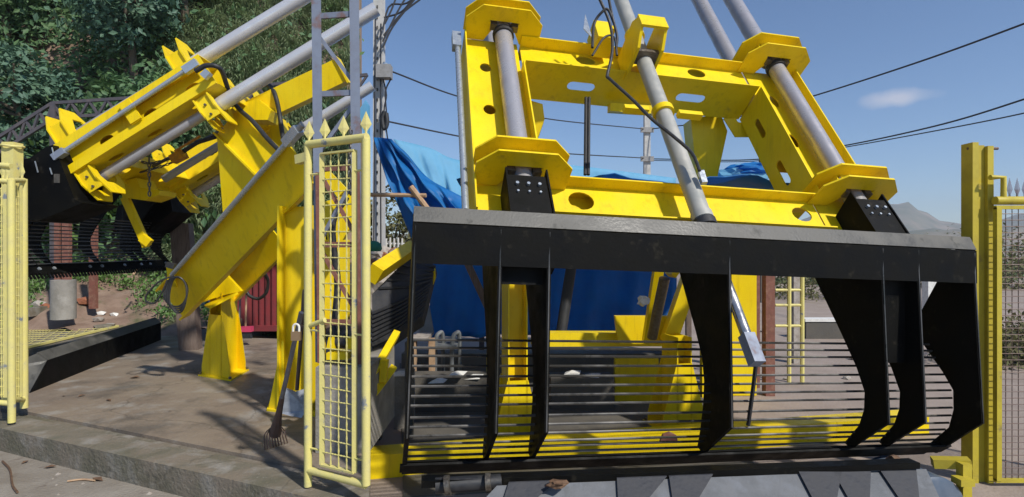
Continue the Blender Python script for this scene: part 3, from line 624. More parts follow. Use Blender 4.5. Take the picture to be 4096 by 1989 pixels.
# stand: diagonal web beam from top left to the main diagonal, gusset, main diagonals, column
def ibeam(par, name, p, q, up, H, Wf, tf=.02, tw=.016):
    p, q, up = V(p), V(q), V(up).normalized(); d = (q-p).normalized(); sd = d.cross(up).normalized(); u = sd.cross(d)
    w = B().bar(p, q, tw, H-2*tf, u).done(name, 'yellow', par)
    for s in (-1, 1):
        B().bar(p+u*(s*(H/2-tf/2)), q+u*(s*(H/2-tf/2)), Wf, tf, u).done('flange', 'yellow', w)
    return w
mid = lambda a, b: (V(a)+V(b))/2
# leaning head beam
p = mid(P(868, 545, 6.62), P(951, 436, 6.62)); q = mid(P(1050, 722, 6.2), P(1128, 606, 6.2))
ibeam(LM, 'head_beam', p, q, V((.64, 0, .77)), .40, .13)
B().prism([P(868, 552, 6.63), P(893, 872, 6.45), P(1050, 722, 6.25)], (0, .02, 0)).done('gusset_plate', 'yellow', LM)
for x, y in ((905, 470), (888, 515)):
    B().tube([P(x, y, 6.50), P(x, y, 6.44)], .018, 6).done('bolt', 'bolt', LM)
# main diagonal
p = mid(P(652, 1178, 6.75), P(712, 1277, 6.75)); q = mid(P(1162, 600, 5.3), P(1262, 700, 5.3))
p = mid(P(665, 1150, 6.75), P(715, 1277, 6.75))
ibeam(LM, 'main_diagonal', p, q, V((-.70, 0, .71)), .46, .14)
# rear diagonal
p = mid(P(870, 1150, 7.3), P(950, 1190, 7.3)); q = mid(P(1090, 915, 6.7), P(1150, 995, 6.7))
ibeam(LM, 'rear_diagonal', p, q, V((-.70, 0, .71)), .33, .12)
# joint plates above the pedestal
Y = 6.85
B().prism([P(790, 1205, Y), P(860, 1130, Y), P(905, 1100, Y), P(965, 1165, Y), P(900, 1180, Y), P(850, 1195, Y), P(765, 1225, Y)], (0, .06, 0)).done('joint_plate', 'yellow', LM)
B().bar(P(828, 1228, 6.75), P(940, 1170, 6.95), .30, .025, (0, 0, 1)).done('joint_flange', 'yellow', LM)
ge = sd.to_3d() if len(sd) == 2 else sd; ge = V((ge.x, ge.y, 0)).normalized(); gn = V((-ge.y, ge.x, 0))
c = on(862, 1512, SLAB); pedestal(LM, c, .27, .125, 0, .78, 1.06, .50, (V((.89, -.455, 0)).normalized(), V((-.10, .99, 0)).normalized()))
# big column with its foot gusset
c0 = on(1195, 1652, SLAB)
cb = c0+V((-.03, .16, 0)); 
ibeam(LM, 'column', cb, cb+V((0, 0, 2.02)), V((1, -.1, 0)), .36, .30)
B().prism([on(1072, 1640, SLAB), on(1135, 1648, SLAB), V((on(1135, 1648, SLAB).x, on(1135, 1648, SLAB).y, SLAB+.68)), V((on(1128, 1648, SLAB).x, on(1128, 1648, SLAB).y, SLAB+.70))], (0, .016, 0)).done('foot_gusset', 'yellow', LM)
B().prism([on(1066, 1645, SLAB), on(1260, 1668, SLAB), on(1270, 1610, SLAB), on(1085, 1600, SLAB)], (0, 0, .02)).done('base_plate', 'yellow', LM)
# sensor pipes, boxes, hoses
p0, p1_ = P(688, 1100, 6.42), P(1150, 568, 5.12)
sp = B().tube([p0, p1_], .026, 12).done('sensor_pipe', 'zinc', LM, True)
dd = (p1_-p0).normalized(); B().bar(p1_-dd*.02, p1_+dd*.20, .085, .085, (0, 1, 0)).done('pipe_head', 'zinc', sp)
B().tube([p1_+dd*.18, p1_+dd*.27], .03, 10).done('pipe_gland', 'boxgrey', sp, True)
B().bar(P(882, 878, 6.1), P(925, 895, 6.1), .05, .1, (0, 1, 0)).done('pipe_clamp', 'yellow', sp)
q0, q1 = LF(.02, -.23, .30), LF(1.62, -.23, .37)
sp2 = B().tube([q0, q1], .024, 12).done('sensor_pipe', 'zinc', LM, True)
d2 = (q1-q0).normalized()
B().bar(q0-d2*.08, q0+d2*.06, .07, .075, (0, 1, 0)).done('pipe_foot', 'tower', sp2)
B().bar(q1-d2*.02, q1+d2*.15, .06, .085, nl).done('pipe_head', 'zinc', sp2)
ubox(LM, 'clamp_plate', .80, .93, -.205, -.175, .20, .44)
B().bar(LF(1.74, -.24, .20), LF(1.82, -.24, .22), .07, .07, nl).done('limit_switch', 'zinc', LM)
B().bar(LF(-.17, -.22, .05), LF(-.12, -.22, .13), .06, .06, nl).done('limit_switch', 'bolt', LM)
for pts, r in (([(782, 285, 6.0), (830, 262, 6.0), (880, 275, 6.05), (905, 335, 6.3), (925, 395, 6.45), (960, 440, 6.45), (1010, 485, 6.3), (1070, 555, 6.1), (1125, 610, 5.95)], .026),
               ([(1050, 330, 7.2), (1085, 350, 7.1), (1105, 395, 7.0), (1120, 470, 7.0), (1130, 540, 6.9), (1140, 570, 6.8)], .028),
               ([(985, 1165, 7.6), (1000, 1185, 7.6), (1035, 1195, 7.6), (1065, 1170, 7.55), (1072, 1125, 7.5), (1060, 1095, 7.4)], .022)):
    B().tube(bez([P(*q) for q in pts], 40), r, 10).done('hydraulic_hose', 'hose', LM, True)
# yellow seat at the low end of the diagonal with the coiled cable
B().prism([P(665, 1070, 6.5), P(700, 1082, 6.5), P(705, 1150, 6.5), P(672, 1140, 6.5)], (0, .03, 0)).done('cable_bracket', 'yellow', LM)
B().bar(P(668, 1058, 6.45), P(700, 1066, 6.45), .06, .06, (0, 1, 0)).done('cable_socket', 'hose', LM)
cc = B()
for k in range(4):
    ctr = P(703+3*k, 1168+4*k, 6.38-.012*k); rx, rz = .135-.012*k, .17+.012*k
    cc.tube([ctr+V((rx*math.cos(a), .01*math.sin(3*a), rz*math.sin(a))) for a in [2*math.pi*i/28 for i in range(29)]], .0105, 6, False)
cc.tube(bez([P(695, 1105, 6.38), P(640, 1125, 6.36), P(590, 1175, 6.36), P(585, 1205, 6.36), P(620, 1212, 6.36), P(650, 1165, 6.36), P(670, 1120, 6.37)], 40), .0105, 6)
tag(cc.done('cable_coil', 'hose', None, True), 'coil of thin black cable hung on the low end of the yellow diagonal beam', 'cable')
# left rake
e2 = V((1, 0.04, 0)).normalized(); e1 = V((-.04, 1, 0)).normalized(); e3_ = V((0, 0, 1))
LKF = Frame(P(0, 0, 1)*0+V((-5.42, 5.60, EYE+.93)), e1, e2, e3_)
LR, lp = rake(LKF, 5.12, [(.016, END), (.9, RIB), (1.25, RIB), (2.56, RIB), (3.9, RIB), (4.25, RIB), (5.10, END)], 'black steel rake with comb blade hanging beside the hillside, behind the yellow mesh gate', (-5.2, 7.2, SLAB), .60)
for Y, poly in ((5.95, [(40, 650), (120, 632), (180, 590), (210, 580), (238, 640), (300, 800), (330, 812), (240, 850), (150, 885), (60, 870)]),
                (8.15, [(470, 825), (560, 800), (680, 786), (690, 846), (585, 930), (470, 935), (455, 900)])):
    sp_ = B().prism([P(x, y, Y) for x, y in poly], (0, .55, 0)).done('arm_box', 'black', LR)
    if Y < 7:
        for x, y, x2, y2 in ((140, 645, 152, 690), (200, 672, 208, 698), (208, 590, 220, 640)):
            B().bar(P(x, y, Y-.02), P(x2, y2, Y-.02), .009, .009, (0, 1, 0)).done('weld_seam', 'zinc', sp_)
for k in range(60):
    s = .05+5.0*k/59
    B().bar(lp(s, .44, -2.0), lp(s, .50, -2.10), .02, .012, (0, 1, 0)).done('comb_tooth', 'black', LR)
for s in (.9, 1.25, 2.2, 2.56, 3.3, 3.9, 4.25, 4.9):
    B().tube([lp(s, .36, -1.93), lp(s, .38, -1.915)], .02, 8).done('rivet', 'zinc', LR)
# ================================================================== YARD OBJECTS, LEFT
def finial(p, h=.17, w=.055):
    p = V(p); return B().add([p, p+V((w, 0, h*.38)), p+V((0, -.006, h*.38)), p+V((-w, 0, h*.38)), p+V((0, .006, h*.38)), p+V((0, 0, h))],
        [(0, 1, 2), (0, 2, 3), (0, 3, 4), (0, 4, 1), (5, 2, 1), (5, 3, 2), (5, 4, 3), (5, 1, 4)]).tube([p-V((0, 0, .05)), p+V((0, 0, .03))], .008, 6)
def twist(p, q, r=.0045, n=26):
    p, q = V(p), V(q); pts = [p.lerp(q, i/n) for i in range(n+1)]
    return B().tube(pts, [r*(1.25 if i % 2 else .8) for i in range(n+1)], 5)
# gate leaf beside the lattice tower
GL, GR = (1232, 3.72), (1468, 3.48)
def gp(k, y):                               # k 0..1 across the leaf, y = picture height at the hinge stile
    Y = GL[1]+(GR[1]-GL[1])*k
    x0 = (GL[0]-CX)/F*GL[1]; x1 = (GR[0]-CX)/F*GR[1]
    return V((x0+(x1-x0)*k, Y, EYE+(CY-y)/F*GL[1]))
gate = thing('mesh_gate', gp(0, 1930), 'narrow pale yellow wire mesh gate with spear finials, in front of the lattice tower', 'gate')
gate_h = lambda k, y0: gp(k, y0)
B().tube([gp(0, 575), gp(0, 1945)], .026, 14).done('hinge_stile', 'yellow_fence', gate, True)
B().tube([gp(0, 579), gp(1.0, 579)], .028, 14).done('top_rail', 'yellow_fence', gate, True)
B().tube([gp(.985, 585), gp(.985, 1880)], .027, 14).done('stile', 'yellow_fence', gate, True)
B().tube([gp(0.02, 1880), gp(.985, 1880)], .024, 14).done('bottom_rail', 'yellow_fence', gate, True)
fk0, fk1, fy0, fy1 = .25, .80, 622, 1845
for a, b2 in (((fk0, fy0), (fk1, fy0)), ((fk0, fy1), (fk1, fy1)), ((fk0, fy0), (fk0, fy1)), ((fk1, fy0), (fk1, fy1))):
    B().bar(gp(*a), gp(*b2), .032, .012, (0, 1, 0) if a[0] == b2[0] else (0, 0, 1)).done('mesh_frame', 'yellow_fence', gate)
for k in (.40, .535, .67): twist(gp(k, fy0), gp(k, fy1), .0045, 90).done('mesh_wire', 'yellow_fence', gate)
for i in range(1, 24): twist(gp(fk0, fy0+(fy1-fy0)*i/24), gp(fk1, fy0+(fy1-fy0)*i/24+random.uniform(-4, 4)), .0045, 22).done('mesh_wire', 'yellow_fence', gate)
for k, y in ((0.02, 564), (.30, 564), (.62, 564), (.985, 560)): finial(gp(k, y), .135, .036).done('finial', 'yellow_fence', gate)
for y in (700, 1320, 1790):
    B().tube([gp(0, y), gp(fk0, y)], .007, 6).done('spacer', 'yellow_fence', gate); B().tube([gp(fk1, y), gp(.985, y)], .007, 6).done('spacer', 'yellow_fence', gate)
B().bar(gp(-.19, 636), gp(0.02, 628), .05, .06).done('latch_sleeve', 'yellow_fence', gate)
B().tube([gp(-.02, 1308), gp(.30, 1275)], .017, 10).done('bolt_bar', 'yellow_fence', gate, True)
B().bar(gp(-.14, 1306), gp(.02, 1310), .02, .012).done('hasp', 'toolrust', gate)
pl0 = gp(-.165, 1342)+V((0, -.05, 0))
pk = thing('padlock', pl0, 'brass padlock with white shackle sleeve hanging on the gate hasp', 'padlock')
B().box(pl0+V((-.030, -.012, -.032)), pl0+V((.030, .012, .028))).done('lock_body', 'brass', pk)
B().tube([pl0+V((-.020, 0, .028))]+[pl0+V((-.020*math.cos(a), 0, .055+.022*math.sin(a))) for a in [math.pi*i/8 for i in range(9)]]+[pl0+V((.020, 0, .028))], .0075, 8).done('shackle', 'white', pk, True)
# folded gate leaves at the left
lg = thing('mesh_gate', on(45, 1700, SLAB), 'pale yellow mesh gate leaf with square capped post, left of the black rake', 'gate')
Y = 5.05
B().tube([P(45, 720, Y), P(47, 1690, Y)], .030, 14).done('stile', 'yellow_fence', lg, True)
B().bar(P(50, 572, Y+.35), P(50, 1600, Y+.35), .115, .11, (0, 1, 0)).done('post', 'yellow_fence', lg)
B().tube([P(50, 569, Y+.35)+V((.085*math.cos(a), .085*math.sin(a), -.045+.006*math.sin(2*a))) for a in [2*math.pi*i/18 for i in range(19)]], .011, 6, False).done('post_ring', 'yellow_fence', lg, True)
for y in (665, 728, 1615):
    B().tube([P(-40, y-8, Y), P(45, y, Y)], .024, 12).done('rail', 'yellow_fence', lg, True)
B().tube([P(94, 716, Y+.32), P(97, 1632, Y+.32)], .032, 14).done('stile', 'yellow_fence', lg, True)
for y in (722, 1600): B().tube([P(45, y, Y+.02), P(95, y, Y+.32)], .024, 12).done('rail', 'yellow_fence', lg, True)
for x in (62, 84): B().bar(P(x, 742, Y+.2), P(x+1, 1588, Y+.2), .022, .012, (0, 1, 0)).done('mesh_frame', 'yellow_fence', lg)
for x in (22,): B().bar(P(x, 750, Y), P(x+2, 1590, Y), .03, .012, (0, 1, 0)).done('mesh_frame', 'yellow_fence', lg)
for i in range(26):
    y = 755+(1580-755)*i/25
    twist(P(-40, y, Y), P(22, y, Y), .0045, 10).done('mesh_wire', 'yellow_fence', lg); twist(P(62, y, Y+.2), P(84, y, Y+.2), .0045, 6).done('mesh_wire', 'yellow_fence', lg)
for x in (5, 13): twist(P(x, 750, Y), P(x, 1590, Y), .0045, 60).done('mesh_wire', 'yellow_fence', lg)
twist(P(73, 745, Y+.2), P(74, 1588, Y+.2), .0045, 60).done('mesh_wire', 'yellow_fence', lg)
for x, yy in ((12, Y), (28, Y), (87, Y+.3)): finial(P(x, 716, yy), .17, .032).done('finial', 'yellow_fence', lg)
# lattice tower on the concrete block
LT = thing('lattice_tower', P(1345, 1440, 4.75), 'grey blue steel lattice tower standing on a concrete block behind the narrow gate', 'tower')
A0, A1 = lambda y, Y=4.55: P(1266+(y/1440)*12-4, y, Y), lambda y, Y=4.45: P(1424, y, Y)
def yv(f, z):                                   # leg point by height above ground
    return f
z0, z1 = 1.02, 4.6
def lg_(i, z):
    k = (z-z0)/(4.0-z0); x = P(1280, 1440, 4.55).x+(P(1264, 0, 4.55).x-P(1280, 1440, 4.55).x)*k if i == 0 else P(1432, 1440, 4.5).x+(P(1416, 0, 4.5).x-P(1432, 1440, 4.5).x)*k
    return V((x, 4.55 if i == 0 else 4.50, z))
zy = lambda y: EYE+(CY-y)/F*4.53
for i in (0, 1):
    B().prism([lg_(i, z0)+V((-.038, 0, 0)), lg_(i, z0)+V((.038, 0, 0)), lg_(i, z1)+V((.038, 0, 0)), lg_(i, z1)+V((-.038, 0, 0))], (0, .008, 0)).done('leg', 'tower', LT)
    B().prism([lg_(i, z0)+V((-.038, .008, 0)), lg_(i, z0)+V((-.030, .008, 0)), lg_(i, z1)+V((-.030, .008, 0)), lg_(i, z1)+V((-.038, .008, 0))], (0, .07, 0)).done('leg_return', 'tower', LT)
for y, m in ((58, 'tower'), (372, 'tower'), (672, 'rust'), (979, 'rust'), (1290, 'rust')):
    B().bar(lg_(0, zy(y))+V((0, .02, 0)), lg_(1, zy(y))+V((0, .02, 0)), .02, .045).done('strut', m, LT)
for y0_, y1_, i, m in ((130, 345, 0, 'tower'), (600, 400, 0, 'tower'), (690, 960, 0, 'rust'), (960, 690, 0, 'tower'), (1000, 1270, 0, 'rust')):
    B().bar(lg_(i, zy(y0_))+V((0, .05, 0)), lg_(1-i, zy(y1_))+V((0, .05, 0)), .03, .03, (0, 1, 0)).done('brace', m, LT)
for i in (0, 1): B().bar(lg_(i, z0)+V((.012, -.02, 0)), lg_(i, zy(690))+V((.012, -.02, 0)), .045, .02, (0, 1, 0)).done('leg_stiffener', 'rust', LT)
blk = B(); blk.box((P(1262, 1440, 4.35).x, 4.35, SLAB+.002), (edge(4.35), 5.3, 1.02))
tag(blk.done('concrete_block', 'concrete'), 'grey concrete block under the lattice tower, behind the narrow gate', 'block')
# yellow roller bracket and chain on the block
rb = thing('roller_bracket', P(1365, 1435, 4.5), 'small yellow roller bracket bolted on top of the concrete block', 'bracket')
B().box(P(1305, 1440, 4.42), P(1420, 1395, 4.62)).done('bracket_base', 'yellow', rb)
for x in (1322, 1400): B().prism([P(x-18, 1396, 4.45), P(x+18, 1396, 4.45), P(x+10, 1345, 4.45), P(x-8, 1350, 4.45)], (0, .03, 0)).done('bracket_cheek', 'yellow', rb)
B().tube([P(1325, 1372, 4.5), P(1400, 1372, 4.5)], .04, 12).done('roller', 'hose', rb, True)
# parts of the machine seen through the gate
B().prism([P(1288, 690, 5.0), P(1318, 686, 5.0), P(1385, 755, 5.0), P(1350, 790, 5.0), P(1290, 705, 5.0)], (0, .05, 0)).done('far_link', 'yellow', LM)
B().prism([P(1290, 810, 5.2), P(1418, 770, 5.2), P(1418, 880, 5.2), P(1370, 960, 5.2), P(1310, 960, 5.2), P(1290, 840, 5.2)], (0, .05, 0)).done('far_plate', 'yellow', LM)
B().box(P(1290, 1300, 5.55), P(1400, 960, 5.62)).done('far_panel', 'yellow', LM)
tag(chain([P(1405, 520, 4.4), P(1398, 640, 4.4), P(1402, 780, 4.4)], .04, .006).done('chain', 'chain', None), 'silver chain hanging inside the lattice tower', 'chain')
B().tube(bez([P(1385, 790, 5.0), P(1330, 900, 4.9), P(1350, 1130, 4.9), P(1340, 1290, 4.85), P(1352, 1375, 4.8)], 30), .03, 10).done('hydraulic_hose', 'hose', LM, True)
# chain hoist across the frame
ho = thing('chain_hoist', P(700, 615, 7.0), 'orange lever chain hoist slung inside the yellow frame', 'hoist')
B().bar(P(690, 640, 7.0), P(740, 615, 7.0), .10, .11, (0, 1, 0)).done('hoist_body', 'hoist', ho)
B().tube([P(700, 605, 6.95), P(800, 545, 6.9)], .016, 8).done('lever', 'hoist', ho)
B().tube([P(735, 605, 7), P(790, 570, 7), P(870, 545, 7)], .028, 8).done('hook_strap', 'hose', ho, True)
chain([P(545, 640, 6.9), P(600, 655, 6.95), P(660, 640, 7.0), P(692, 632, 7.0)], .055, .008).done('load_chain', 'chain', ho)
chain([P(690, 650, 7), P(640, 668, 6.95), P(560, 690, 6.9)], .05, .007).done('hand_chain', 'chain', ho)
chain([P(596, 608, 6.7), P(597, 700, 6.7), P(598, 785, 6.7)], .055, .008).done('loose_chain', 'chain', ho)
tag(chain([P(868, 605, 7.3), P(780, 650, 7.3), P(690, 700, 7.3)], .055, .008).done('chain', 'chain', None), 'dark chain lying along the far beam of the yellow frame', 'chain')
# black edge beam along the yard
n0, n1 = on(122, 1572, SLAB), V((-6.15, 9.75, SLAB)); dn = (n1-n0).normalized(); pn = V((-dn.y, dn.x, 0))
if pn.x > 0: pn = -pn
et = thing('edge_beam', n0, 'long black folded steel beam lying on the concrete beside the floor grating', 'beam')
h = .30
B().prism([n0, n1, n1+V((0, 0, h)), n0+dn*.34+V((0, 0, h))], pn*.012).done('front_plate', 'black', et)
B().prism([n0+dn*.34+V((0, 0, h+.002)), n1+V((0, 0, h+.002)), n1+pn*.09+V((0, 0, h+.10)), n0+dn*.30+pn*.09+V((0, 0, h+.10))], pn*.012+V((0, 0, -.012))).done('sloped_plate', 'blacklit', et)
ev = [n0+pn*.014, n0+dn*.33+pn*.014+V((0, 0, h-.006)), n0+dn*.29+pn*.10+V((0, 0, h+.085)), n0+dn*.16+pn*.36+V((0, 0, .26)), n0+pn*.36]
B().add(ev+[p-V((0, 0, .0))+dn*.014 for p in ev], [(0, 1, 2, 3, 4), (9, 8, 7, 6, 5), (0, 5, 6, 1), (1, 6, 7, 2), (2, 7, 8, 3), (3, 8, 9, 4), (4, 9, 5, 0)]).done('end_plate', 'blacklit', et)
B().prism([n1+pn*.014, n1+pn*.014+V((0, 0, h-.01)), n1+pn*.10+V((0, 0, h+.08)), n1+pn*.42+V((0, 0, .12)), n1+pn*.42], -dn*.014).done('end_plate', 'black', et)
# floor grating panels behind it
def grating(c00, c10, c11, c01, nx, ny, label):
    th = thing('floor_grating', c00, label, 'grating', 'yellow framed floor gratings')
    for a, b2 in ((c00, c10), (c10, c11), (c11, c01), (c01, c00)):
        B().bar(a, b2, .05, .035).done('frame_bar', 'yellow_fence', th)
    m_ = B()
    L = lambda u, v: c00.lerp(c10, u).lerp(c01.lerp(c11, u), v)
    for i in range(nx+1):
        u0, u1 = (i/nx)*2-1, (i/nx)*2
        for (a, b2) in (((u0, 0), (u1, 1)), ((u1, 0), (u0, 1))):
            p, q = a, b2
            def clip(p, q):
                (ua, va), (ub, vb) = p, q
                if ua == ub: return None
                f = lambda uu: va+(vb-va)*(uu-ua)/(ub-ua)
                lo, hi = max(0, min(ua, ub)), min(1, max(ua, ub))
                if hi-lo < 1e-3: return None
                return (lo, f(lo)), (hi, f(hi))
            c = clip(p, q)
            if c: m_.bar(L(*c[0]), L(*c[1]), .007, .007)
    o = m_.done('mesh', 'yellow_fence', th); o['kind'] = 'stuff'
g00, g10 = on(85, 1395, SLAB+.12), on(470, 1305, SLAB+.12); g01, g11 = on(105, 1318, SLAB+.12), on(275, 1278, SLAB+.12)
grating(g00, g10, g11, g01, 18, 1, 'yellow framed expanded metal floor grating lying in front of the concrete pillar')
g2 = on(-60, 1440, SLAB+.115); g3 = on(80, 1398, SLAB+.115)
grating(g2, g3, on(100, 1322, SLAB+.115), on(-80, 1360, SLAB+.115), 14, 1, 'yellow framed floor grating beside the gate post, half hidden by mesh')
ps = B(); ps.prism([g2+V((-.3, -.35, -.03)), g10+V((.5, -.35, -.03)), g10+V((.1, .6, -.03)), g11+V((.3, .8, -.03)), g01+V((0, .9, -.03)), g2+V((-1.5, 1.5, -.03))], (0, 0, -.085))
setting(ps.done('pit_slab', 'kerb'))
# concrete pillar, brown posts, wooden post, drum, container
def pillar(x0, x1, y0, y1, Y, label):
    b = B(); b.tube([P((x0+x1)/2, y1, Y), P((x0+x1)/2, y0, Y)], (x1-x0)/2/F*Y, 20)
    return tag(b.done('concrete_pillar', 'concrete', None, True), label, 'pillar')
pillar(211, 296, 1120, 1276, 10.2, 'short round pale concrete pillar at the foot of the earth bank')
pb_ = B(); pb_.box(P(118, 1268, 10.3), P(160, 1225, 10.7)); tag(pb_.done('concrete_footing', 'kerb'), 'low mossy concrete footing left of the round pillar', 'footing')
for x, w, y0, y1, Y, lab in ((268, .13, 840, 1122, 10.3, 'red oxide steel post standing on the round concrete pillar'), (232, .10, 870, 1122, 10.35, 'thin red oxide post beside the thicker one on the concrete pillar'), (374, .13, 880, 1235, 10.8, 'red oxide steel post planted in the earth bank')):
    b = B(); b.bar(P(x, y1, Y), P(x, y0, Y), w*.6, w, (1, 0, 0)); tag(b.done('steel_post', 'rust'), lab, 'post')
wp = B(); c = on(765, 1398, SLAB); k = .135
wp.prism([c+V((-k, -k*.8, 0)), c+V((k, -k*.4, 0)), c+V((k*.8, k, 0)), c+V((-k, k, 0))], V((-.18, .05, 2.0)))
tag(wp.done('timber_post', 'wood'), 'weathered square timber post on the slab beneath the far end of the frame', 'post')
dr = on(835, 1308, SLAB)
dt = thing('plastic_drum', dr, 'dark blue plastic drum half hidden behind the yellow pedestal', 'drum')
B().tube([dr+V((0, 0, z)) for z in (0, .05, .3, .35, .6, .65, .85, .9)], [.27, .29, .29, .30, .30, .29, .29, .26], 24).done('drum_body', 'bluedrum', dt, True)
# red corrugated bin
cx0, cx1, Yc = P(945, 1300, 10.0).x, P(1150, 1300, 10.0).x, 10.0
ct = thing('skip_bin', (cx0, Yc, SLAB), 'dark red corrugated steel bin behind the column', 'bin')
vs = []; fs = []; nn = 44
for i in range(nn+1):
    x = cx0+(cx1+.3-cx0)*i/nn; d = (0, .05, .05, 0)[i % 4]; vs += [(x, Yc+d, SLAB+.22), (x, Yc+d, SLAB+1.45)]
for i in range(nn): fs.append((2*i, 2*i+2, 2*i+3, 2*i+1))
npmesh('corrugated_panel', vs, fs, 'redsheet', ct)
B().box((cx0, Yc-.05, SLAB+.12), (cx1+.3, Yc+.1, SLAB+.22)).done('bottom_rail', 'redsheet', ct)
B().box((cx0, Yc-.04, SLAB+1.45), (cx1+.3, Yc+.1, SLAB+1.54)).done('top_rail', 'zinc', ct)
B().box((cx0+.02, Yc+.12, SLAB+.1), (cx1+.28, Yc+1.2, SLAB+1.4)).done('bin_body', 'redsheet', ct)
# tools
def ground_tool(): pass
fk = thing('garden_fork', on(1105, 1790, SLAB), 'many-tined rake fork with grey pipe handle leaning on the gate stile', 'fork')
h0, h1 = P(1205, 1250, 3.95), P(1128, 1590, 4.3)
B().tube([h0, h1], .017, 10).done('handle', 'handle', fk, True)
h2 = on(1100, 1735, SLAB+.10)
B().tube([h1, h1.lerp(h2, .45), h2], [.02, .026, .05], 8).done('socket', 'toolrust', fk, True)
for i in range(9):
    u = (i-4)/4
    root = h2+V((.06*u, .03*u, .02)); tip = on(1060+9*i*1.25, 1800-i*3.5, SLAB+.004)
    B().tube(bez([h1.lerp(h2, .7), root, root.lerp(tip, .6)+V((0, -.02, .03)), tip], 10), .0055, 5).done('tine', 'toolrust', fk, True)
spd = thing('spade', on(1180, 1670, SLAB), 'worn spade with scraped pale blade leaning upside against the yellow column', 'spade')
B().tube([P(1218, 1160, 4.75), P(1188, 1560, 4.9)], .017, 10).done('handle', 'toolrust', spd, True)
Y = 4.95
B().prism([P(1142, 1552, Y), P(1180, 1568, Y-.03), P(1218, 1556, Y), P(1228, 1640, Y-.02), P(1205, 1672, Y-.04), P(1160, 1664, Y-.04), P(1118, 1652, Y-.02)], (0, .012, 0)).done('blade', 'spade', spd)
br = thing('broom', on(980, 1345, SLAB), 'broom with pink head and dark bristles against the red bin', 'broom')
B().tube([P(985, 1180, 9.3), P(982, 1318, 9.2)], .016, 8).done('handle', 'palewood', br)
B().box(P(962, 1325, 9.22), P(1004, 1308, 9.12)).done('head', 'pink', br)
B().prism([P(960, 1326, 9.2), P(1005, 1326, 9.2), P(1012, 1352, 9.2), P(952, 1350, 9.2)], (0, -.06, 0)).done('bristles', 'hose', br)
lr = thing('leaf_rake', on(960, 1340, SLAB), 'thin tined leaf rake standing beside the broom', 'rake')
B().tube([P(961, 1190, 9.4), P(957, 1270, 9.35)], .014, 8).done('handle', 'handle', lr)
for i in range(9): B().tube([P(957, 1268, 9.35), P(940+i*4, 1280, 9.33), P(938+i*4.6, 1335, 9.3)], .006, 5).done('tine', 'toolrust', lr)
# dark truss gantry in front of the trees
TG = thing('truss_gantry', P(212, 620, 11.2), 'dark welded steel truss gantry in front of the leafy hillside', 'truss')
def truss(p, q, dep, n, w=.06):
    p, q = V(p), V(q); dz = V((0, 0, -dep))
    B().bar(p, q, w, w, (0, 1, 0)).done('top_chord', 'truss', TG); B().bar(p+dz, q+dz, w, w, (0, 1, 0)).done('bottom_chord', 'truss', TG)
    for i in range(n):
        a, b2, c = p.lerp(q, i/n), p.lerp(q, (i+.5)/n)+dz, p.lerp(q, (i+1)/n)
        B().bar(a, b2, w*.7, w*.7, (0, 1, 0)).done('web_bar', 'truss', TG); B().bar(b2, c, w*.7, w*.7, (0, 1, 0)).done('web_bar', 'truss', TG)
truss(P(-60, 585, 11.2), P(212, 413, 11.2), .32, 5); truss(P(212, 413, 11.2), P(720, 380, 11.2), .30, 7); truss(P(1030, 345, 11.2), edge_pt if False else P(1470, 300, 11.2), .30, 5)
truss(P(720, 380, 11.2), P(1030, 345, 11.2), .30, 4)
for x, y0, y1 in ((216, 413, 1240),):
    B().bar(P(x, y1, 11.2), P(x, y0, 11.2), .10, .10, (0, 1, 0)).done('post', 'truss', TG)
    B().bar(P(x+26, 800, 11.2), P(x+4, 480, 11.2), .05, .05, (0, 1, 0)).done('knee_brace', 'truss', TG)
# blue sheet edge and upper blue strip at the tower
b = B(); b.prism([P(1436, 440, 5.6), P(1462, 400, 5.6), P(1474, 420, 5.6), P(1474, 560, 5.6), P(1452, 530, 5.6)], (0, .06, 0)); tag(b.done('tarpaulin', 'tarplight'), 'scrap of bright blue tarpaulin tied behind the lattice tower', 'tarpaulin')
# ================================================================== VEGETATION ON THE HILLSIDE
HZ = np.vectorize(hz)
def in_wedge(x, y, m=.35): return x < -0.2575*y-m
def surf_pts(n, x0, x1, y0, y1, rng):
    x = rng.uniform(x0, x1, n); y = rng.uniform(y0, y1, n); k = in_wedge(x, y, .45)
    x, y = x[k], y[k]; return np.stack([x, y, HZ(x, y)], 1)
rg = np.random.default_rng(3)
# leafy cover on the bank: clumps standing off the slope
pc = surf_pts(1600, -26, -3.4, 12.9, 21, rg)
pts = np.repeat(pc, 42, 0); off = rg.normal(size=(len(pts), 3))*np.array([.42, .30, .36])
pts = pts+off+np.array([0, -.35, .35]); pts = pts[in_wedge(pts[:, 0], pts[:, 1], .06) & ((pts[:, 0] < -.60*pts[:, 1]) | (rg.random(len(pts)) < .10))]
v, f = leaves(pts, .20, np.tile([.1, -.7, .6], (len(pts), 1)), .7, rng=rg)
o = npmesh('bank_foliage', v, f, 'leafA'); tag(o, 'dark leafy undergrowth covering the steep hillside behind the truss', 'undergrowth', kind='stuff')
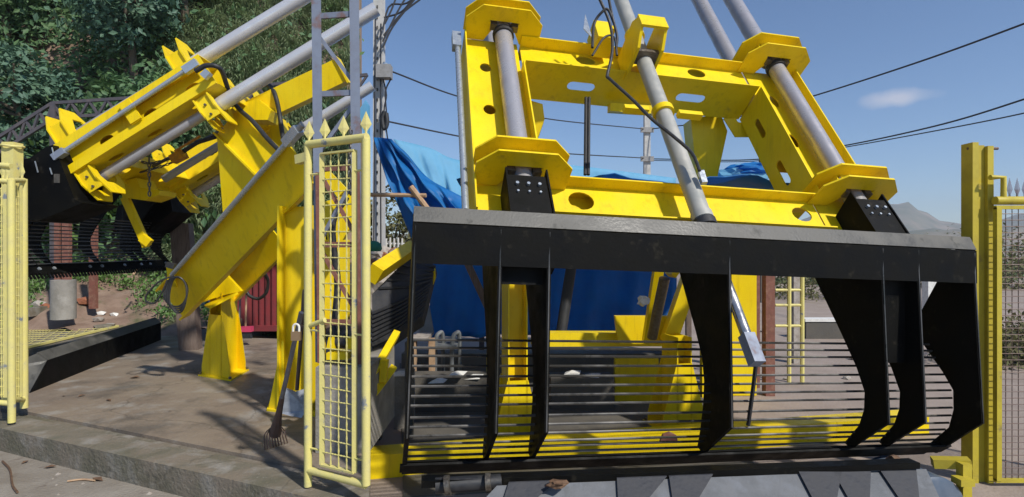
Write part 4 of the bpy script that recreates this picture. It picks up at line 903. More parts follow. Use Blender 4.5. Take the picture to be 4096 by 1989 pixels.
# trees
def tree(x, y, h, r, m, label, nclump=80, nleaf=46, size=.17, lean=0.0):
    z = hz(x, y); root = thing('hill_tree', (x, y, z), label, 'tree', 'broadleaf trees on the hillside')
    b = B(); top = V((x+lean, y-.5, z+h)); m1 = V((x+lean*.4+.1, y-.3, z+h*.5))
    b.tube(bez([V((x, y, z-.4)), m1, top], 12), [.13*(1-.6*i/12) for i in range(13)], 8)
    for k in range(6):
        a = k*1.05+x; q = m1.lerp(top, .15+.14*k)
        b.tube(bez([q, q+V((math.cos(a)*r[0]*.4, math.sin(a)*r[1]*.4, .25)), q+V((math.cos(a)*r[0]*.8, math.sin(a)*r[1]*.8, .3+.1*k))], 6), [.05*(1-.6*i/6) for i in range(7)], 6)
    b.done('trunk', 'bark', root, True)
    p, nr = crown_pts((x+lean, y-.6, z+h), r, nclump, nleaf, .26, rg)
    k = in_wedge(p[:, 0], p[:, 1], .06); v, f = leaves(p[k], size, nr[k], .8, rng=rg)
    npmesh('crown', v, f, m, root)
    return root
for a in ((-12.6, 14.6, 1.9, (1.6, 1.1, 1.7), 'leafB', 'blue green broadleaf tree rising at the edge of the slope above the gate post'),
          (-10.4, 15.4, 3.0, (1.5, 1.1, 1.6), 'leafB', 'tall blue green tree high on the slope with grey trunk showing'),
          (-8.9, 14.0, 1.3, (1.2, .9, 1.1), 'leafA', 'dark rounded tree behind the sloping part of the truss'),
          (-10.2, 13.3, .8, (1.2, .8, .9), 'leafC', 'light green shrub tree low on the bank below the truss knee'),
          (-9.6, 16.4, 2.6, (1.4, 1.0, 1.5), 'leafA', 'dark tree high on the slope next to the tall grass'),
          (-8.3, 13.3, .7, (1.0, .8, .8), 'leafC', 'light green shrub tree behind the silver tubes'),
          (-12.0, 17.6, 3.2, (1.8, 1.2, 1.8), 'leafA', 'dark tree at the top of the slope behind the blue green trees'),
          (-14.8, 16.4, 2.4, (1.8, 1.2, 1.8), 'leafA', 'dark tree on the slope left of the tall blue green tree')):
    tree(*a)
# hanging cane grass
def blades(pts, ln, wd, droop, rng, up=1.0, out=(.0, -.8)):
    n = len(pts); a = rng.uniform(0, 2*math.pi, n)
    d = np.stack([np.cos(a)*.55+out[0], np.sin(a)*.45+out[1], np.zeros(n)], 1)
    L = ln*(.55+.75*rng.random(n)); S = 5; vs = []
    side = np.stack([-d[:, 1], d[:, 0], np.zeros(n)], 1); side /= np.linalg.norm(side, axis=1)[:, None]+1e-9
    for s in range(S+1):
        t = s/S; hgt = up*(t*1.25-1.0*droop*t*t); p = pts+np.stack([d[:, 0]*L*t*.75, d[:, 1]*L*t*.75, L*hgt], 1)
        w = (wd*(1-t)**.6*(.7+.6*rng.random(n)) if s < S else np.zeros(n))[:, None]
        vs += [p-side*w*.5, p+side*w*.5]
    v = np.stack(vs, 1).reshape(-1, 3); k = np.arange(n)[:, None]*2*(S+1); fs = []
    for s in range(S): fs.append(k+np.array([[2*s, 2*s+1, 2*s+3, 2*s+2]]))
    return v, np.concatenate(fs, 0)
cp = surf_pts(1500, -12, -3.3, 12.3, 21, rg)
cp = cp[(cp[:, 0] > -0.62*cp[:, 1]+.0)]
pts = np.repeat(cp, 34, 0)+rg.normal(size=(len(cp)*34, 3))*np.array([.12, .10, .06])
pts = pts[in_wedge(pts[:, 0], pts[:, 1], .55)]
v, f = blades(pts, 1.0, .04, 1.02, rg, out=(0, -.55))
keep = in_wedge(v[:, 0], v[:, 1], -.02)
bad = ~keep; fb = ~bad[f].any(1)
o = npmesh('cane_grass', v, f[fb], 'cane'); tag(o, 'tall drooping cane grass hanging down the slope behind the silver tubes', 'grass', kind='stuff')
# weeds on the lower earth bank
wp_ = surf_pts(430, -11, -4.2, 10.6, 12.9, rg)
sel = (np.sin(wp_[:, 0]*1.7)+np.sin(wp_[:, 1]*2.9+wp_[:, 0]) > .0) | (wp_[:, 1] > 12.2)
wp_ = wp_[sel]; pts = np.repeat(wp_, 26, 0)+rg.normal(size=(len(wp_)*26, 3))*np.array([.13, .13, .07])+np.array([0, 0, .10])
v, f = leaves(pts, .085, np.tile([0, -.4, .9], (len(pts), 1)), .8, rng=rg)
o = npmesh('bank_weeds', v, f, 'leafC'); tag(o, 'low green weeds growing on the brown earth bank', 'weeds', kind='stuff')
pts = np.repeat(wp_[::2], 14, 0)+rg.normal(size=(len(wp_[::2])*14, 3))*np.array([.12, .12, .02]); v, f = blades(pts, .24, .016, .9, rg, out=(0, -.1))
o = npmesh('bank_grass', v, f, 'cane'); tag(o, 'short grass tufts on the brown earth bank', 'grass', kind='stuff')
# bricks, stones and rubbish on the bank
for i, (x, y, s, m, lab, cat) in enumerate(((150, 1095, .16, 'stone', 'pale pinkish stone below the rake blade by the pillar', 'stone'), (345, 1085, .17, 'brick', 'broken orange brick leaning between the steel posts', 'brick'),
        (455, 1075, .10, 'white', 'crumpled white rubbish on the earth bank under the rake blade', 'rubbish'), (405, 1095, .09, 'white', 'small white scrap on the bank right of the orange brick', 'rubbish'),
        (395, 1190, .12, 'stone', 'grey stone near the foot of the planted steel post', 'stone'), (440, 1205, .09, 'stone', 'small grey stone at the flat rubble slab', 'stone'), (430, 1270, .09, 'brick', 'small orange brick piece on the flat dirt', 'brick'),
        (420, 1235, .22, 'kerb', 'flat broken concrete slab at the foot of the earth bank', 'slab'), (520, 1180, .10, 'stone', 'brown stone below the yellow hanging arm', 'stone'), (180, 1130, .15, 'brick', 'reddish earth lump beside the round pillar', 'lump'))):
    Y = 11.2-(y-1050)/220*.9; p = P(x, y, Y); p.z = hz(p.x, p.y)+s*.3
    tag(blob('rubble_piece', m, p, (s, s*.7, s*(.25 if 'flat' in lab else .55)), seed=i, jag=.3, n=1), lab, cat)
b = B(); q = P(540, 1085, 10.9); b.tube([P(532, 1100, 10.8), P(560, 1058, 11.0)], .02, 6); tag(b.done('stick', 'palewood'), 'pale stick lying on the earth bank below the timber post', 'stick')
# dead leaves and twigs on slab and road
for i, (x, y, s, z, lab) in enumerate(((540, 1512, .07, SLAB, 'large brown dead leaf on the slab left of the pedestal'), (327, 1584, .045, SLAB, 'curled dead leaf on the slab by the long black beam'), (435, 1602, .045, SLAB, 'dark dead leaf on the middle of the slab'),
        (680, 1645, .02, SLAB, 'tiny dead leaf on the slab'), (255, 1585, .025, SLAB, 'small dead leaf close to the black beam'), (200, 1870, .05, ROAD, 'dead leaf on the dusty road by the kerb'), (100, 1850, .035, ROAD, 'small dead leaf on the road at the far end'),
        (390, 1920, .06, ROAD, 'reddish dead leaf on the road against the kerb'))):
    p = on(x, y, z+.006); a = i*1.3
    b = B(); e, e_ = V((math.cos(a), math.sin(a), .0)), V((-math.sin(a), math.cos(a), 0))
    b.add([p-e*s, p+e_*s*.5+V((0, 0, s*.3)), p+e*s+V((0, 0, s*.15)), p-e_*s*.5+V((0, 0, s*.25)), p+V((0, 0, .004))], [(0, 4, 1), (1, 4, 2), (2, 4, 3), (3, 4, 0)])
    tag(b.done('dead_leaf', 'deadleaf'), lab, 'leaf', 'dead leaves')
for i, pts in enumerate(([(10, 1845), (40, 1880), (50, 1940), (70, 1970)], [(270, 1925), (330, 1918), (380, 1922)])):
    b = B(); b.tube(bez([on(x, y, ROAD+.012) for x, y in pts], 12), .008, 5); tag(b.done('twig', 'deadleaf' if i == 0 else 'palewood'), ('dark curved twig on the dusty road', 'pale straw stick on the road by the kerb')[i], 'twig')
pb = np.stack([rg.uniform(-5.2, -1.3, 260), rg.uniform(2.6, 5.4, 260), np.full(260, ROAD)], 1); pb = pb[pb[:, 1] < np.array([front(x) for x in pb[:, 0]])-.03]
bb = B()
for p in pb:
    s = rg.uniform(.004, .016); bb.add([p+np.array(q)*s for q in ((-1, -1, 0), (1, -.8, 0), (.9, 1, 0), (-1, .8, 0), (0, 0, 1.1))], [(0, 1, 4), (1, 2, 4), (2, 3, 4), (3, 0, 4)])
tag(bb.done('road_gravel', 'stone'), 'fine loose gravel scattered on the dusty road', 'gravel', kind='stuff')
# ================================================================== RIGHT SURROUNDINGS
# utility pole with box, insulators, cables
up = thing('utility_pole', D(949, 835, 13), 'tall square concrete utility pole with a meter box beside the blue tarpaulin', 'pole')
B().prism([D(936, 838, 13), D(964, 838, 13), D(963, -60, 13), D(939, -60, 13)], (0, .25, 0)).done('shaft', 'pole', up)
for y in range(20, 630, 26): B().box(D(947, y, 12.97), D(951, y-6, 12.99)).done('pole_hole', 'darkconc', up)
B().box(D(945, 194, 12.7), D(988, 170, 12.95)).done('meter_box', 'boxgrey', up)
B().tube([D(966, 172, 12.8), D(972, 160, 12.8)], .08, 10).done('lamp_cap', 'zinc', up, True)
B().tube(bez([D(967, 280, 12.8), D(962, 300, 12.8), D(967, 325, 12.8), D(974, 310, 12.8), D(972, 285, 12.8)], 14), .05, 8).done('insulator', 'hose', up, True)
for pts in ([(964, 200), (972, 240), (966, 280), (975, 350)], [(944, 40), (942, 300), (940, 630)], [(985, 195), (970, 230), (972, 285)], [(958, 60), (957, 330), (958, 640)]):
    B().tube(bez([D(x, y, 12.85) for x, y in pts], 12), .018, 5).done('drop_cable', 'wirem', up)
for i, pts in enumerate(([(963, 120), (990, 65), (1050, -10)], [(963, 105), (1000, 30), (1030, -20)], [(968, 60), (985, 25), (1000, -15)], [(965, 90), (1005, 40), (1068, -10)], [(966, 45), (1010, 30), (1040, -5)], [(963, 75), (980, 15), (1020, 10), (1060, -20)])):
    B().tube(bez([D(x, y, 12.7) for x, y in pts], 10), .022, 5).done('overhead_cable', 'wirem', up)
p2 = thing('utility_pole', D(1628, 711, 25)*1, 'distant slim concrete pole seen through the yellow frame', 'pole')
B().prism([D(1620, 735, 25), D(1638, 735, 25), D(1636, 240, 25), D(1622, 240, 25)], (0, .25, 0)).done('shaft', 'pole', p2)
for y in (325, 398): B().box(D(1612, y+8, 24.9), D(1644, y-4, 24.97)).done('cross_arm', 'boxgrey', p2)
p3 = thing('utility_pole', D(1922, 745, 20), 'dark distant pole behind the right side beam', 'pole')
B().prism([D(1914, 760, 20), D(1932, 760, 20), D(1930, 330, 20), D(1915, 330, 20)], (0, .2, 0)).done('shaft', 'darkconc', p3)
def cable(pts, r, lab):
    b = B(); b.tube(bez([D(*p) for p in pts], 40), r, 6); tag(b.done('power_line', 'wirem'), lab, 'cable', 'overhead power lines')
cable([(985, 180, 13), (1160, 245, 15.5), (1370, 298, 19), (1622, 325, 25)], .022, 'upper power line from the meter box to the distant slim pole')
cable([(972, 305, 13), (1165, 345, 15.5), (1370, 382, 19), (1622, 398, 25)], .022, 'lower power line running from the pole insulator past the frame')
cable([(1636, 325, 25), (1830, 300, 22), (2025, 248, 19), (2300, 160, 15), (2576, 60, 12.5), (2750, -10, 11)], .024, 'thick power line rising to the right above the small cloud')
cable([(1640, 400, 25), (1890, 402, 22), (2105, 370, 19), (2350, 318, 15), (2576, 250, 12.5), (2800, 170, 11)], .022, 'upper of the paired power lines below the small cloud')
cable([(1640, 404, 25), (1890, 406, 22), (2105, 374, 19), (2350, 330, 15), (2576, 285, 12.5), (2800, 230, 11)], .016, 'thin lower one of the paired power lines below the cloud')
# tarpaulins
def sheet(name, top, bot, m, lab, nu=40, nv=16, amp=.10, seed=1, th=.012):
    r = random.Random(seed); ph = [r.uniform(0, 6) for _ in range(6)]
    tp, bt = bez([D(*p) for p in top], nu), bez([D(*p) for p in bot], nu); vs = []; fs = []
    for i in range(nu+1):
        for j in range(nv+1):
            p = tp[i].lerp(bt[i], j/nv); k = amp*min(1, j/3)*(.5+.5*j/nv)
            p = p+V((0, 1, 0))*k*(math.sin(i*.9+j*.25+ph[0])+.6*math.sin(i*.37-j*.6+ph[1])+.5*math.sin(i*1.9+j*.2+ph[2]))+V((0, 0, 1))*k*.35*math.sin(i*.5+j*.8+ph[3])
            vs.append(p)
    for i in range(nu):
        for j in range(nv):
            a = i*(nv+1)+j; fs.append((a, a+1, a+nv+2, a+nv+1))
    o = npmesh(name, [tuple(p) for p in vs], fs, m, smooth=True); tag(o, lab, 'tarpaulin')
    md = o.modifiers.new('thickness', 'SOLIDIFY'); md.thickness = th
    return o
sheet('tarpaulin', [(990, 350, 11), (1080, 372, 11.3), (1170, 405, 11.6), (1400, 412, 12.5), (1700, 448, 14)], [(1090, 540, 10.6), (1140, 560, 10.8), (1210, 590, 11), (1400, 600, 12), (1700, 600, 13.5)], 'tarplight', 'thin light blue tarpaulin roof glowing behind the yellow frame', amp=.07, seed=3)
sheet('tarpaulin', [(940, 346, 10), (962, 347, 10), (985, 350, 10)], [(1030, 605, 9.4), (1100, 560, 9.6), (1172, 545, 9.8)], 'tarp', 'dark blue tarpaulin flap hanging in folds from the utility pole', 24, 18, .12, 5)
sheet('tarpaulin', [(985, 352, 10.1), (1010, 395, 10.2), (1060, 440, 10.3), (1172, 500, 10.3)], [(1000, 392, 10), (1045, 450, 10), (1098, 500, 10), (1172, 540, 10)], 'tarp', 'twisted blue tarpaulin edge running down to the frame', 26, 8, .10, 6)
sheet('tarpaulin', [(1085, 648, 8.6), (1250, 650, 8.6), (1450, 650, 8.8), (1700, 650, 9.2)], [(1080, 850, 8.4), (1250, 845, 8.4), (1450, 842, 8.6), (1700, 850, 9.0)], 'tarp', 'deep blue tarpaulin wall hanging behind the rake', 50, 14, .05, 7)
rf = thing('shade_roof', (-.8, 9.5, 0), 'dark blue tarpaulin roof on posts, added to shade the concrete walls', 'roof')  # roof added behind the beam to shade what stands behind the rake
vs = []; fs = []
for i in range(25):
    for j in range(15):
        x, y = -.6+(4.1+.9*j/14)*i/24, 6.0+4.2*j/14; vs.append((x, y, 2.70+.05*math.sin(i*.8+j*.3)-.05*math.sin(j*.7)+.02*math.sin(i*2.1)))
for i in range(24):
    for j in range(14): a = i*15+j; fs.append((a, a+15, a+16, a+1))
o = npmesh('shade_sheet', vs, fs, 'tarp', rf, True); md = o.modifiers.new('thickness', 'SOLIDIFY'); md.thickness = .01
for x, y in ((-.55, 10.1), (3.2, 10.1), (3.3, 7.8)): B().bar(V((x, y, 0)), V((x, y, 2.66)), .09, .09, (0, 1, 0)).done('shade_post', 'wood', rf)
bun = thing('tarpaulin_bundle', D(1868, 700, 10.5), 'crumpled shiny blue tarpaulin bundle behind the lower beam', 'tarpaulin')
blob('bundle', 'tarplight', D(1868, 445, 10.5), (.52, .35, .22), bun, 4, .14, 3)
blob('fold', 'tarp', D(1885, 428, 10.4), (.42, .30, .13), bun, 5, .18, 3)
B().bar(D(1868, 760, 10.5), D(1868, 455, 10.5), .08, .08, (0, 1, 0)).done('support_post', 'wood', bun)
for i, (a, b2, r, lab) in enumerate((((1033, 470, 9.2), (1092, 548, 9.2), .05, 'pale wooden pole slanting across the blue tarpaulin'), ((925, 490, 9.3), (1072, 492, 9.2), .035, 'thin pale wooden pole lying level across the utility pole'))):
    b = B(); b.tube([D(*a), D(*b2)], r, 8); tag(b.done('wooden_pole', 'palewood', None, True), lab, 'pole')
b = B(); b.tube([D(1442, 640, 7.2), D(1412, 835, 7.0)], .07, 12); tag(b.done('drain_pipe', 'hose', None, True), 'black pipe leaning against the deep blue tarpaulin wall', 'pipe')
b = B(); b.bar(D(1175, 660, 7.4), D(1235, 790, 7.4), .09, .09, (0, 1, 0)); tag(b.done('timber_strut', 'wood'), 'slanting timber strut left of the yellow stem behind the rake', 'timber')
# bushes and a small white picket fence beyond the pole
def bush(c, r, m, lab, n=60, nl_=34, size=.14, nm='bush'):
    c = V(c); root = thing(nm, (c.x, c.y, 0), lab, 'bush', 'bushes beyond the right yard')
    b = B()
    for k in range(5): b.tube(bez([V((c.x, c.y, 0)), c+V((math.cos(k*1.3)*r[0]*.3, .1*k, -r[2]*.3)), c+V((math.cos(k*1.3)*r[0]*.7, math.sin(k*1.3)*r[1]*.6, r[2]*.3))], 6), [.04*(1-.1*i) for i in range(7)], 5)
    b.done('stems', 'bark', root)
    p, nr = crown_pts(tuple(c), r, n, nl_, .2*r[0], rg); v, f = leaves(p, size, nr, .8, rng=rg); npmesh('crown', v, f, m, root)
bush(D(985, 570, 16), (1.0, .8, 1.2), 'drygrass', 'grey green scrub bush between the utility pole and the blue flap')
bush(D(1040, 640, 18), (1.5, 1.0, .9), 'drygrass', 'low dry bush behind the slanting wooden pole', 60, 34, .16)
for i, (x, y, Y, r, m, lab) in enumerate(((2075, 735, 22, (2.6, 1.6, 1.5), 'drygrass', 'olive scrub patch behind the yellow ladder frame'), (2170, 690, 30, (4.0, 2.0, 1.6), 'drygrass', 'wide dry scrub between the rake ribs'), (1930, 665, 32, (4, 2, 1.8), 'leafA', 'dark bush behind the red oxide posts'), (2450, 690, 28, (4.5, 2, 1.4), 'drygrass', 'dry scrub behind the yellow fence post'), (2370, 705, 34, (5, 2, 1.6), 'leafA', 'dark scrub at the foot of the hills'), (2560, 665, 40, (6, 2.5, 2.0), 'drygrass', 'dry thicket seen through the right mesh fence'), (1700, 640, 45, (8, 3, 2), 'leafA', 'distant dark thicket behind the blue tarpaulin wall'))):
    bush(D(x, y, Y), r, m, lab, 90, 40, .09*max(1.2, Y/14))
bush(D(2560, 880, 9.5), (1.6, .7, .5), 'drygrass', 'low dark hedge behind the right mesh fence', 90, 40, .10)
pf = thing('picket_fence', D(985, 645, 15), 'small white picket fence in front of the scrub bush', 'fence')
for k in range(6): B().box(D(960+k*10, 655, 15), D(964+k*10, 598+2*(k % 2), 15.05)).done('picket', 'white', pf)
B().box(D(955, 615, 15.06), D(1018, 611, 15.1)).done('rail', 'white', pf)
for i in range(26):
    x, y = random.uniform(930, 1000), random.uniform(635, 690); Y = 9.5-(y-630)/60*1.6
    if x > 1030-(y-615)*1.1: continue
    s = random.uniform(.08, .17); p = D(x, y, Y)
    tag(blob('rubble_stone', 'stone' if i % 4 else 'brick', p, (s, s, s*.7), seed=40+i, jag=.3, n=1), 'broken stone in the pale rubble heap above the yellow conveyor rail', 'stone', 'stones of the rubble heap')
hb = B(); hp0 = D(955, 700, 9.0)
blob_ = blob('rubble_heap', 'stone', D(965, 730, 9.2), (.75, .6, .62), seed=99, jag=.10, n=3); tag(blob_, 'heap of pale rubble behind the ribbed conveyor', 'heap', kind='stuff')
gc = B(); gc.tube([D(940, 618, 8.6)+V((0, 0, z)) for z in (-.09, -.05, .02, .06, .075)], [.11, .13, .115, .07, .01], 14); tag(gc.done('bucket', 'green', None, True), 'small green bucket upside down on the rubble heap', 'bucket')
# ribbed conveyor at the cut of the yard
cv = thing('belt_conveyor', D(1000, 1000, 5.6), 'inclined black ribbed belt conveyor with yellow rail, left of the rake', 'conveyor')
cq = [D(936, 740, 5.2), D(1036, 640, 6.2), D(1096, 668, 6.3), D(1062, 800, 5.7), D(936, 880, 5.0)]
cq = [V((max(p.x, edge(p.y)+.03), p.y, p.z)) for p in cq]
B().prism(cq, (0, .12, -.10)).done('belt', 'belt', cv)
for k in range(15):
    t_ = k/14; l0 = D(936, 735, 5.16).lerp(D(936, 868, 4.96), min(1, t_*1.15)) if t_ > .35 else D(1030, 648, 6.1).lerp(D(936, 745, 5.16), t_/.35)
    r0 = D(1094, 672, 6.25).lerp(D(1062, 795, 5.65), t_)
    m0 = (l0+r0)/2+V((0, -.03, -.03))
    B().tube(bez([l0+V((0, -.03, 0)), m0, r0+V((0, -.03, 0))], 6), .014, 5).done('belt_rib', 'hose', cv)
B().bar(D(940, 690, 5.0), D(1032, 628, 6.0), .12, .16, (0, 1, 0)).done('side_rail', 'yellow', cv)
for a, b2, w in (((936, 945, 4.6), (998, 838, 5.1), .06), ((934, 1000, 4.6), (990, 925, 4.9), .06), ((968, 905, 4.7), (964, 960, 4.7), .06), ((936, 912, 4.65), (946, 985, 4.65), .05)):
    B().bar(D(*a), D(*b2), w, w, (0, 1, 0)).done('frame_bar', 'yellow', cv)
B().prism([D(1070, 700, 6.2), D(1094, 675, 6.2), D(1096, 700, 6.2), D(1078, 745, 6.2)], (0, .03, 0)).done('end_guard', 'yellow', cv)
for x in (950, 1030): B().bar(D(x, 860, 5.7), V((D(x, 860, 5.7).x, 5.7, 0)), .08, .08, (0, 1, 0)).done('leg', 'darkconc', cv)
# concrete tank walls, blocks and clutter behind the rake
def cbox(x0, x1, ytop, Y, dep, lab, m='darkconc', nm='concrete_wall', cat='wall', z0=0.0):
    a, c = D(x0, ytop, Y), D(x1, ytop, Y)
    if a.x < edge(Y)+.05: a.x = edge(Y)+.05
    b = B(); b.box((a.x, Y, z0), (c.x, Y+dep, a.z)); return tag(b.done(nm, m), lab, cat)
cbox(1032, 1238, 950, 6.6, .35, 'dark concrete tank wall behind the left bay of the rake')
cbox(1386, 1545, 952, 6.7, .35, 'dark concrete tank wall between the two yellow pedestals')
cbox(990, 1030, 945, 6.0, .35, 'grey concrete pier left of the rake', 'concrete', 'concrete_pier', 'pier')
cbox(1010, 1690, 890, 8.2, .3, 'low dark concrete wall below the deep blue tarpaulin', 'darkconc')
for i, (x, y, Y) in enumerate(((1000, 948, 5.95), (1148, 947, 6.55), (1190, 955, 6.6), (1440, 945, 6.7), (1490, 952, 6.75), (1100, 965, 6.5))):
    p = D(x, y, Y); s = .11; b = B(); b.add([p+V((-s, 0, 0)), p+V((s*.7, -.03, .012)), p+V((s*1.1, .14, .03)), p+V((-s*.6, .16, .01)), p+V((0, .07, .05))], [(0, 1, 4), (1, 2, 4), (2, 3, 4), (3, 0, 4)])
    tag(b.done('paper_scrap', 'white'), 'crumpled white scrap lying on the concrete walls behind the rake', 'scrap', 'white scraps on the concrete walls')
tb = thing('work_table', D(1065, 1000, 7.2), 'small pale table beside the grey plastic chair behind the rake', 'table')
B().box(D(1036, 851, 7.0), D(1092, 840, 7.6)).done('table_top', 'stone', tb)
for x, y in ((1040, 7.05), (1087, 7.05), (1042, 7.5), (1085, 7.5)): B().bar(D(x, 851, y), V((D(x, 851, y).x, y, 0)), .07, .07, (0, 1, 0)).done('leg', 'palewood', tb)
pc_ = thing('plastic_chair', D(1125, 960, 7.4), 'grey plastic chair behind the left bay of the rake', 'chair')
for x in (1098, 1140):
    B().tube(bez([D(x-4, 960, 7.2), D(x-2, 860, 7.2), D(x+8, 838, 7.25), D(x+16, 850, 7.3), D(x+16, 960, 7.4)], 16), .028, 8).done('chair_leg', 'plastic', pc_, True)
B().bar(D(1098, 868, 7.3), D(1152, 868, 7.3), .4, .05).done('seat', 'plastic', pc_)
B().prism([D(1078, 760, 7.7), D(1092, 700, 7.7), D(1050, 690, 7.8), D(1030, 730, 7.8), D(1040, 830, 7.6), D(1092, 838, 7.5)], (0, .03, 0)).done('backrest', 'plastic', pc_)
wr = B(); pts = [D(1612, 700, 6.0), D(1620, 745, 6.0), D(1608, 765, 6.0)]
tag(blob('white_rag', 'white', D(1618, 758, 5.9), (.06, .05, .055), seed=5, jag=.3, n=2), 'white rag tied to the yellow strut behind the rake', 'rag')
# posts and ladder behind the right half of the rake
for x, w, y0, Y, m, lab in ((1933, .12, 560, 7.4, 'rust', 'thick red oxide steel post behind the piston rod'), (1904, .06, 560, 7.8, 'rust', 'thin red oxide steel post beside the thick one'), (1878, .14, 600, 9.0, 'stone', 'mottled pale concrete post behind the piston rod'), (2338, .22, 640, 14, 'white', 'white post between the right ribs of the rake'), (2002, .14, 640, 9.5, 'stone', 'pale concrete post inside the yellow ladder frame')):
    p = D(x, y0, Y); b = B(); b.bar(V((p.x, Y, 0)), p, w, w, (0, 1, 0)); tag(b.done('post', m), lab, 'post')
yl = thing('ladder_frame', D(2000, 1000, 8.2), 'thin yellow ladder frame of tubes standing behind the rake', 'ladder')
for x in (1985, 2018): B().tube([V((D(x, 650, 8).x, 8.0, 0)), D(x, 640, 8)], .03, 8).done('upright', 'yellow_fence', yl)
for y in (730, 768, 820, 900, 980): B().tube([D(1950 if y < 830 else 1985, y, 8), D(2018, y, 8)], .02, 8).done('rung', 'yellow_fence', yl)
cbox(2028, 2180, 812, 12, .25, 'low dark block wall behind the ladder frame', 'darkconc', 'low_wall')
cb2 = B(); a, c = D(2026, 810, 11.98), D(2182, 810, 11.98); cb2.box((a.x, 11.98, a.z), (c.x, 12.28, a.z+.06)); tag(cb2.done('wall_coping', 'white'), 'pale coping along the low dark block wall', 'coping')
for i in range(16):
    y = random.uniform(830, 960); x = random.uniform(1850, 2420); p = onD(x, y, 0); s = random.uniform(.03, .10)
    tag(blob('loose_stone', 'stone', p+V((0, 0, s*.3)), (s, s, s*.5), seed=200+i, jag=.3, n=1), 'loose stone lying on the pale dirt behind the rake', 'stone', 'loose stones on the dirt')
# right fence: I-post, mesh panel with finials
fp = thing('fence_post', onD(2472, 1216, 0), 'tall yellow steel channel fence post at the right end of the rake', 'post')
Y = 4.62
x0, x1 = D(2447, 360, Y).x, D(2500, 360, Y).x; zt = D(2470, 358, Y).z
B().box((x0, Y, 0), (x0+.05, Y+.12, zt)).done('flange', 'mustard', fp)
B().box((x0+.052, Y+.03, 0), (x1-.052, Y+.05, zt-.02)).done('web', 'mustard', fp)
B().box((x1-.05, Y, 0), (x1, Y+.12, zt-.03)).done('flange', 'mustard', fp)
B().tube([D(2434, 374, Y+.05), D(2510, 374, Y+.05)], .012, 8).done('tie_bar', 'toolrust', fp)
B().bar(D(2345, 1163, 4.5), D(2440, 1165, 4.4), .10, .07).done('foot_bracket', 'mustard', fp); B().bar(D(2405, 1210, 4.3), D(2440, 1210, 4.3), .1, .05).done('foot_bracket', 'mustard', fp)
B().bar(D(2425, 1165, 4.36), V((D(2425, 1165, 4.36).x, 4.36, 0)), .07, .07, (0, 1, 0)).done('foot_bracket', 'mustard', fp)
fe = thing('mesh_fence', onD(2540, 1224, 0), 'yellow framed wire mesh fence panel with dark spear finials, right of the tall post', 'fence')
Yf = 4.56; xa, xb = D(2503, 500, Yf).x, D(2503, 500, Yf).x+1.1; za, zb = .05, D(2540, 522, Yf).z; zr = D(2540, 505, Yf).z
B().tube([V((xa, Yf, zr)), V((xb, Yf, zr))], .035, 12).done('top_rail', 'mustard', fe, True)
B().tube([V((xa+.07, Yf, zr)), V((xa+.07, Yf, zr+.19)), V((xa-.04, Yf, zr+.19))], .022, 10).done('hinge_arm', 'mustard', fe, True)
for x in (xa+.02, xb): B().bar(V((x, Yf, za)), V((x, Yf, zb)), .04, .04, (0, 1, 0)).done('frame_upright', 'mustard', fe)
for z in (za, zb): B().bar(V((xa, Yf, z)), V((xb, Yf, z)), .03, .03).done('frame_rail', 'mustard', fe)
for i in range(1, 20): x = xa+.04+i*.052; B().tube([V((x, Yf+.005, za)), V((x, Yf+.005, zb))], .0032, 5).done('mesh_wire', 'toolrust', fe)
nz_ = int((zb-za)/.052)
for i in range(1, nz_): z = za+i*.052; B().tube([V((xa, Yf-.005, z)), V((xb, Yf-.005, z))], .0032, 5).done('mesh_wire', 'toolrust', fe)
for i in range(6): finial(V((xa+.12+i*.062, Yf, zr+.03)), .16, .026).done('finial', 'tower', fe)
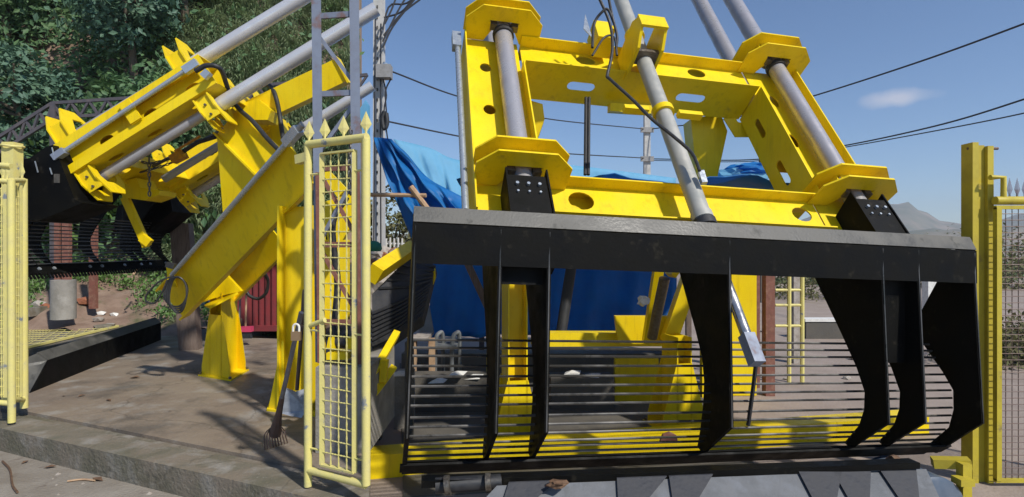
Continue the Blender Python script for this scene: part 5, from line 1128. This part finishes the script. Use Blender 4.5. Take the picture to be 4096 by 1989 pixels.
# trough, roller and drum under the rake
tr = thing('trash_trough', D(1750, 1300, 3.6)*1, 'grey inclined trough plate with dark triangles standing in for shadows below the rake', 'trough')
BASE[tr] = V((1.2, 3.6, 0)); tr.location = BASE[tr]
A_, B_2 = D(1250, 1222, 3.62), D(2330, 1180, 4.25); C_, E_ = D(2400, 1330, 3.85), D(1150, 1330, 3.35)
B().prism([A_, B_2, C_, E_], (0, .01, -.02)).done('trough_plate', 'greybelt', tr)
B().bar(D(1060, 1212, 3.66), D(2300, 1166, 4.24), .10, .045).done('front_bar', 'black', tr)
L_ = lambda u, v: (A_.lerp(B_2, u)).lerp(E_.lerp(C_, u), v)+V((0, -.02, .012))
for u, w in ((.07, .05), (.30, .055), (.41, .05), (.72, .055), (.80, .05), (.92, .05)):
    B().prism([L_(u-w, -.05), L_(u+w, -.05), L_(u+w*.2, .85), L_(u-w*.2, .85)], (0, .015, 0)).done('shadow_wedge', 'belt', tr)  # dark plates added in place of rake shadows on the trough
rl = thing('trough_roller', D(1175, 1215, 3.7)*1, 'short dark roller on its shaft under the left end of the rake', 'roller')
B().tube([D(1095, 1222, 3.66), D(1260, 1212, 3.72)], .05, 14).done('roller_body', 'hose', rl, True)
B().tube([D(1120, 1222, 3.63), D(1132, 1220, 3.63)], .062, 14).done('roller_ring', 'bolt', rl, True); B().tube([D(1222, 1215, 3.67), D(1235, 1214, 3.67)], .062, 14).done('roller_ring', 'bolt', rl, True)
dm = thing('end_drum', D(2330, 1290, 4.3)*1, 'blue grey rounded drum at the right end of the trough', 'drum')
cd = D(2318, 1285, 4.35)
B().tube([cd+bh*z for z in (-.12, -.10, .35, .37)], [.28, .305, .305, .28], 30).done('drum_shell', 'bluegrey', dm, True)
B().tube([cd+bh*z for z in (-.135, -.121)], [.06, .06], 14).done('drum_hub', 'bolt', dm, True)
tag(blob('tangled_debris', 'deadleaf', D(2250, 1163, 4.3), (.06, .05, .05), seed=8, jag=.35, n=2), 'lump of tangled brown debris caught on the front bar', 'debris')
tag(blob('tangled_debris', 'deadleaf', D(1402, 1218, 3.6), (.07, .04, .025), seed=9, jag=.4, n=2), 'brown leaves heaped on the grey trough plate', 'debris')

# ================================================================== HAZE
hz_m = bpy.data.materials.new('thin_haze'); hz_m.use_nodes = True; hn = hz_m.node_tree.nodes; hn.clear()
ho_ = hn.new('ShaderNodeOutputMaterial'); hv = hn.new('ShaderNodeVolumePrincipled'); hv.inputs['Density'].default_value = 0.00042; hv.inputs['Color'].default_value = (.86, .90, 1.0, 1); hv.inputs['Anisotropy'].default_value = 0.2
hz_m.node_tree.links.new(hv.outputs[0], ho_.inputs['Volume'])
M['haze'] = hz_m
hb_ = B(); hb_.box((-2700, -60, -1.2), (2700, 1600, 135)); hb_.done('haze', 'haze')['kind'] = 'stuff'
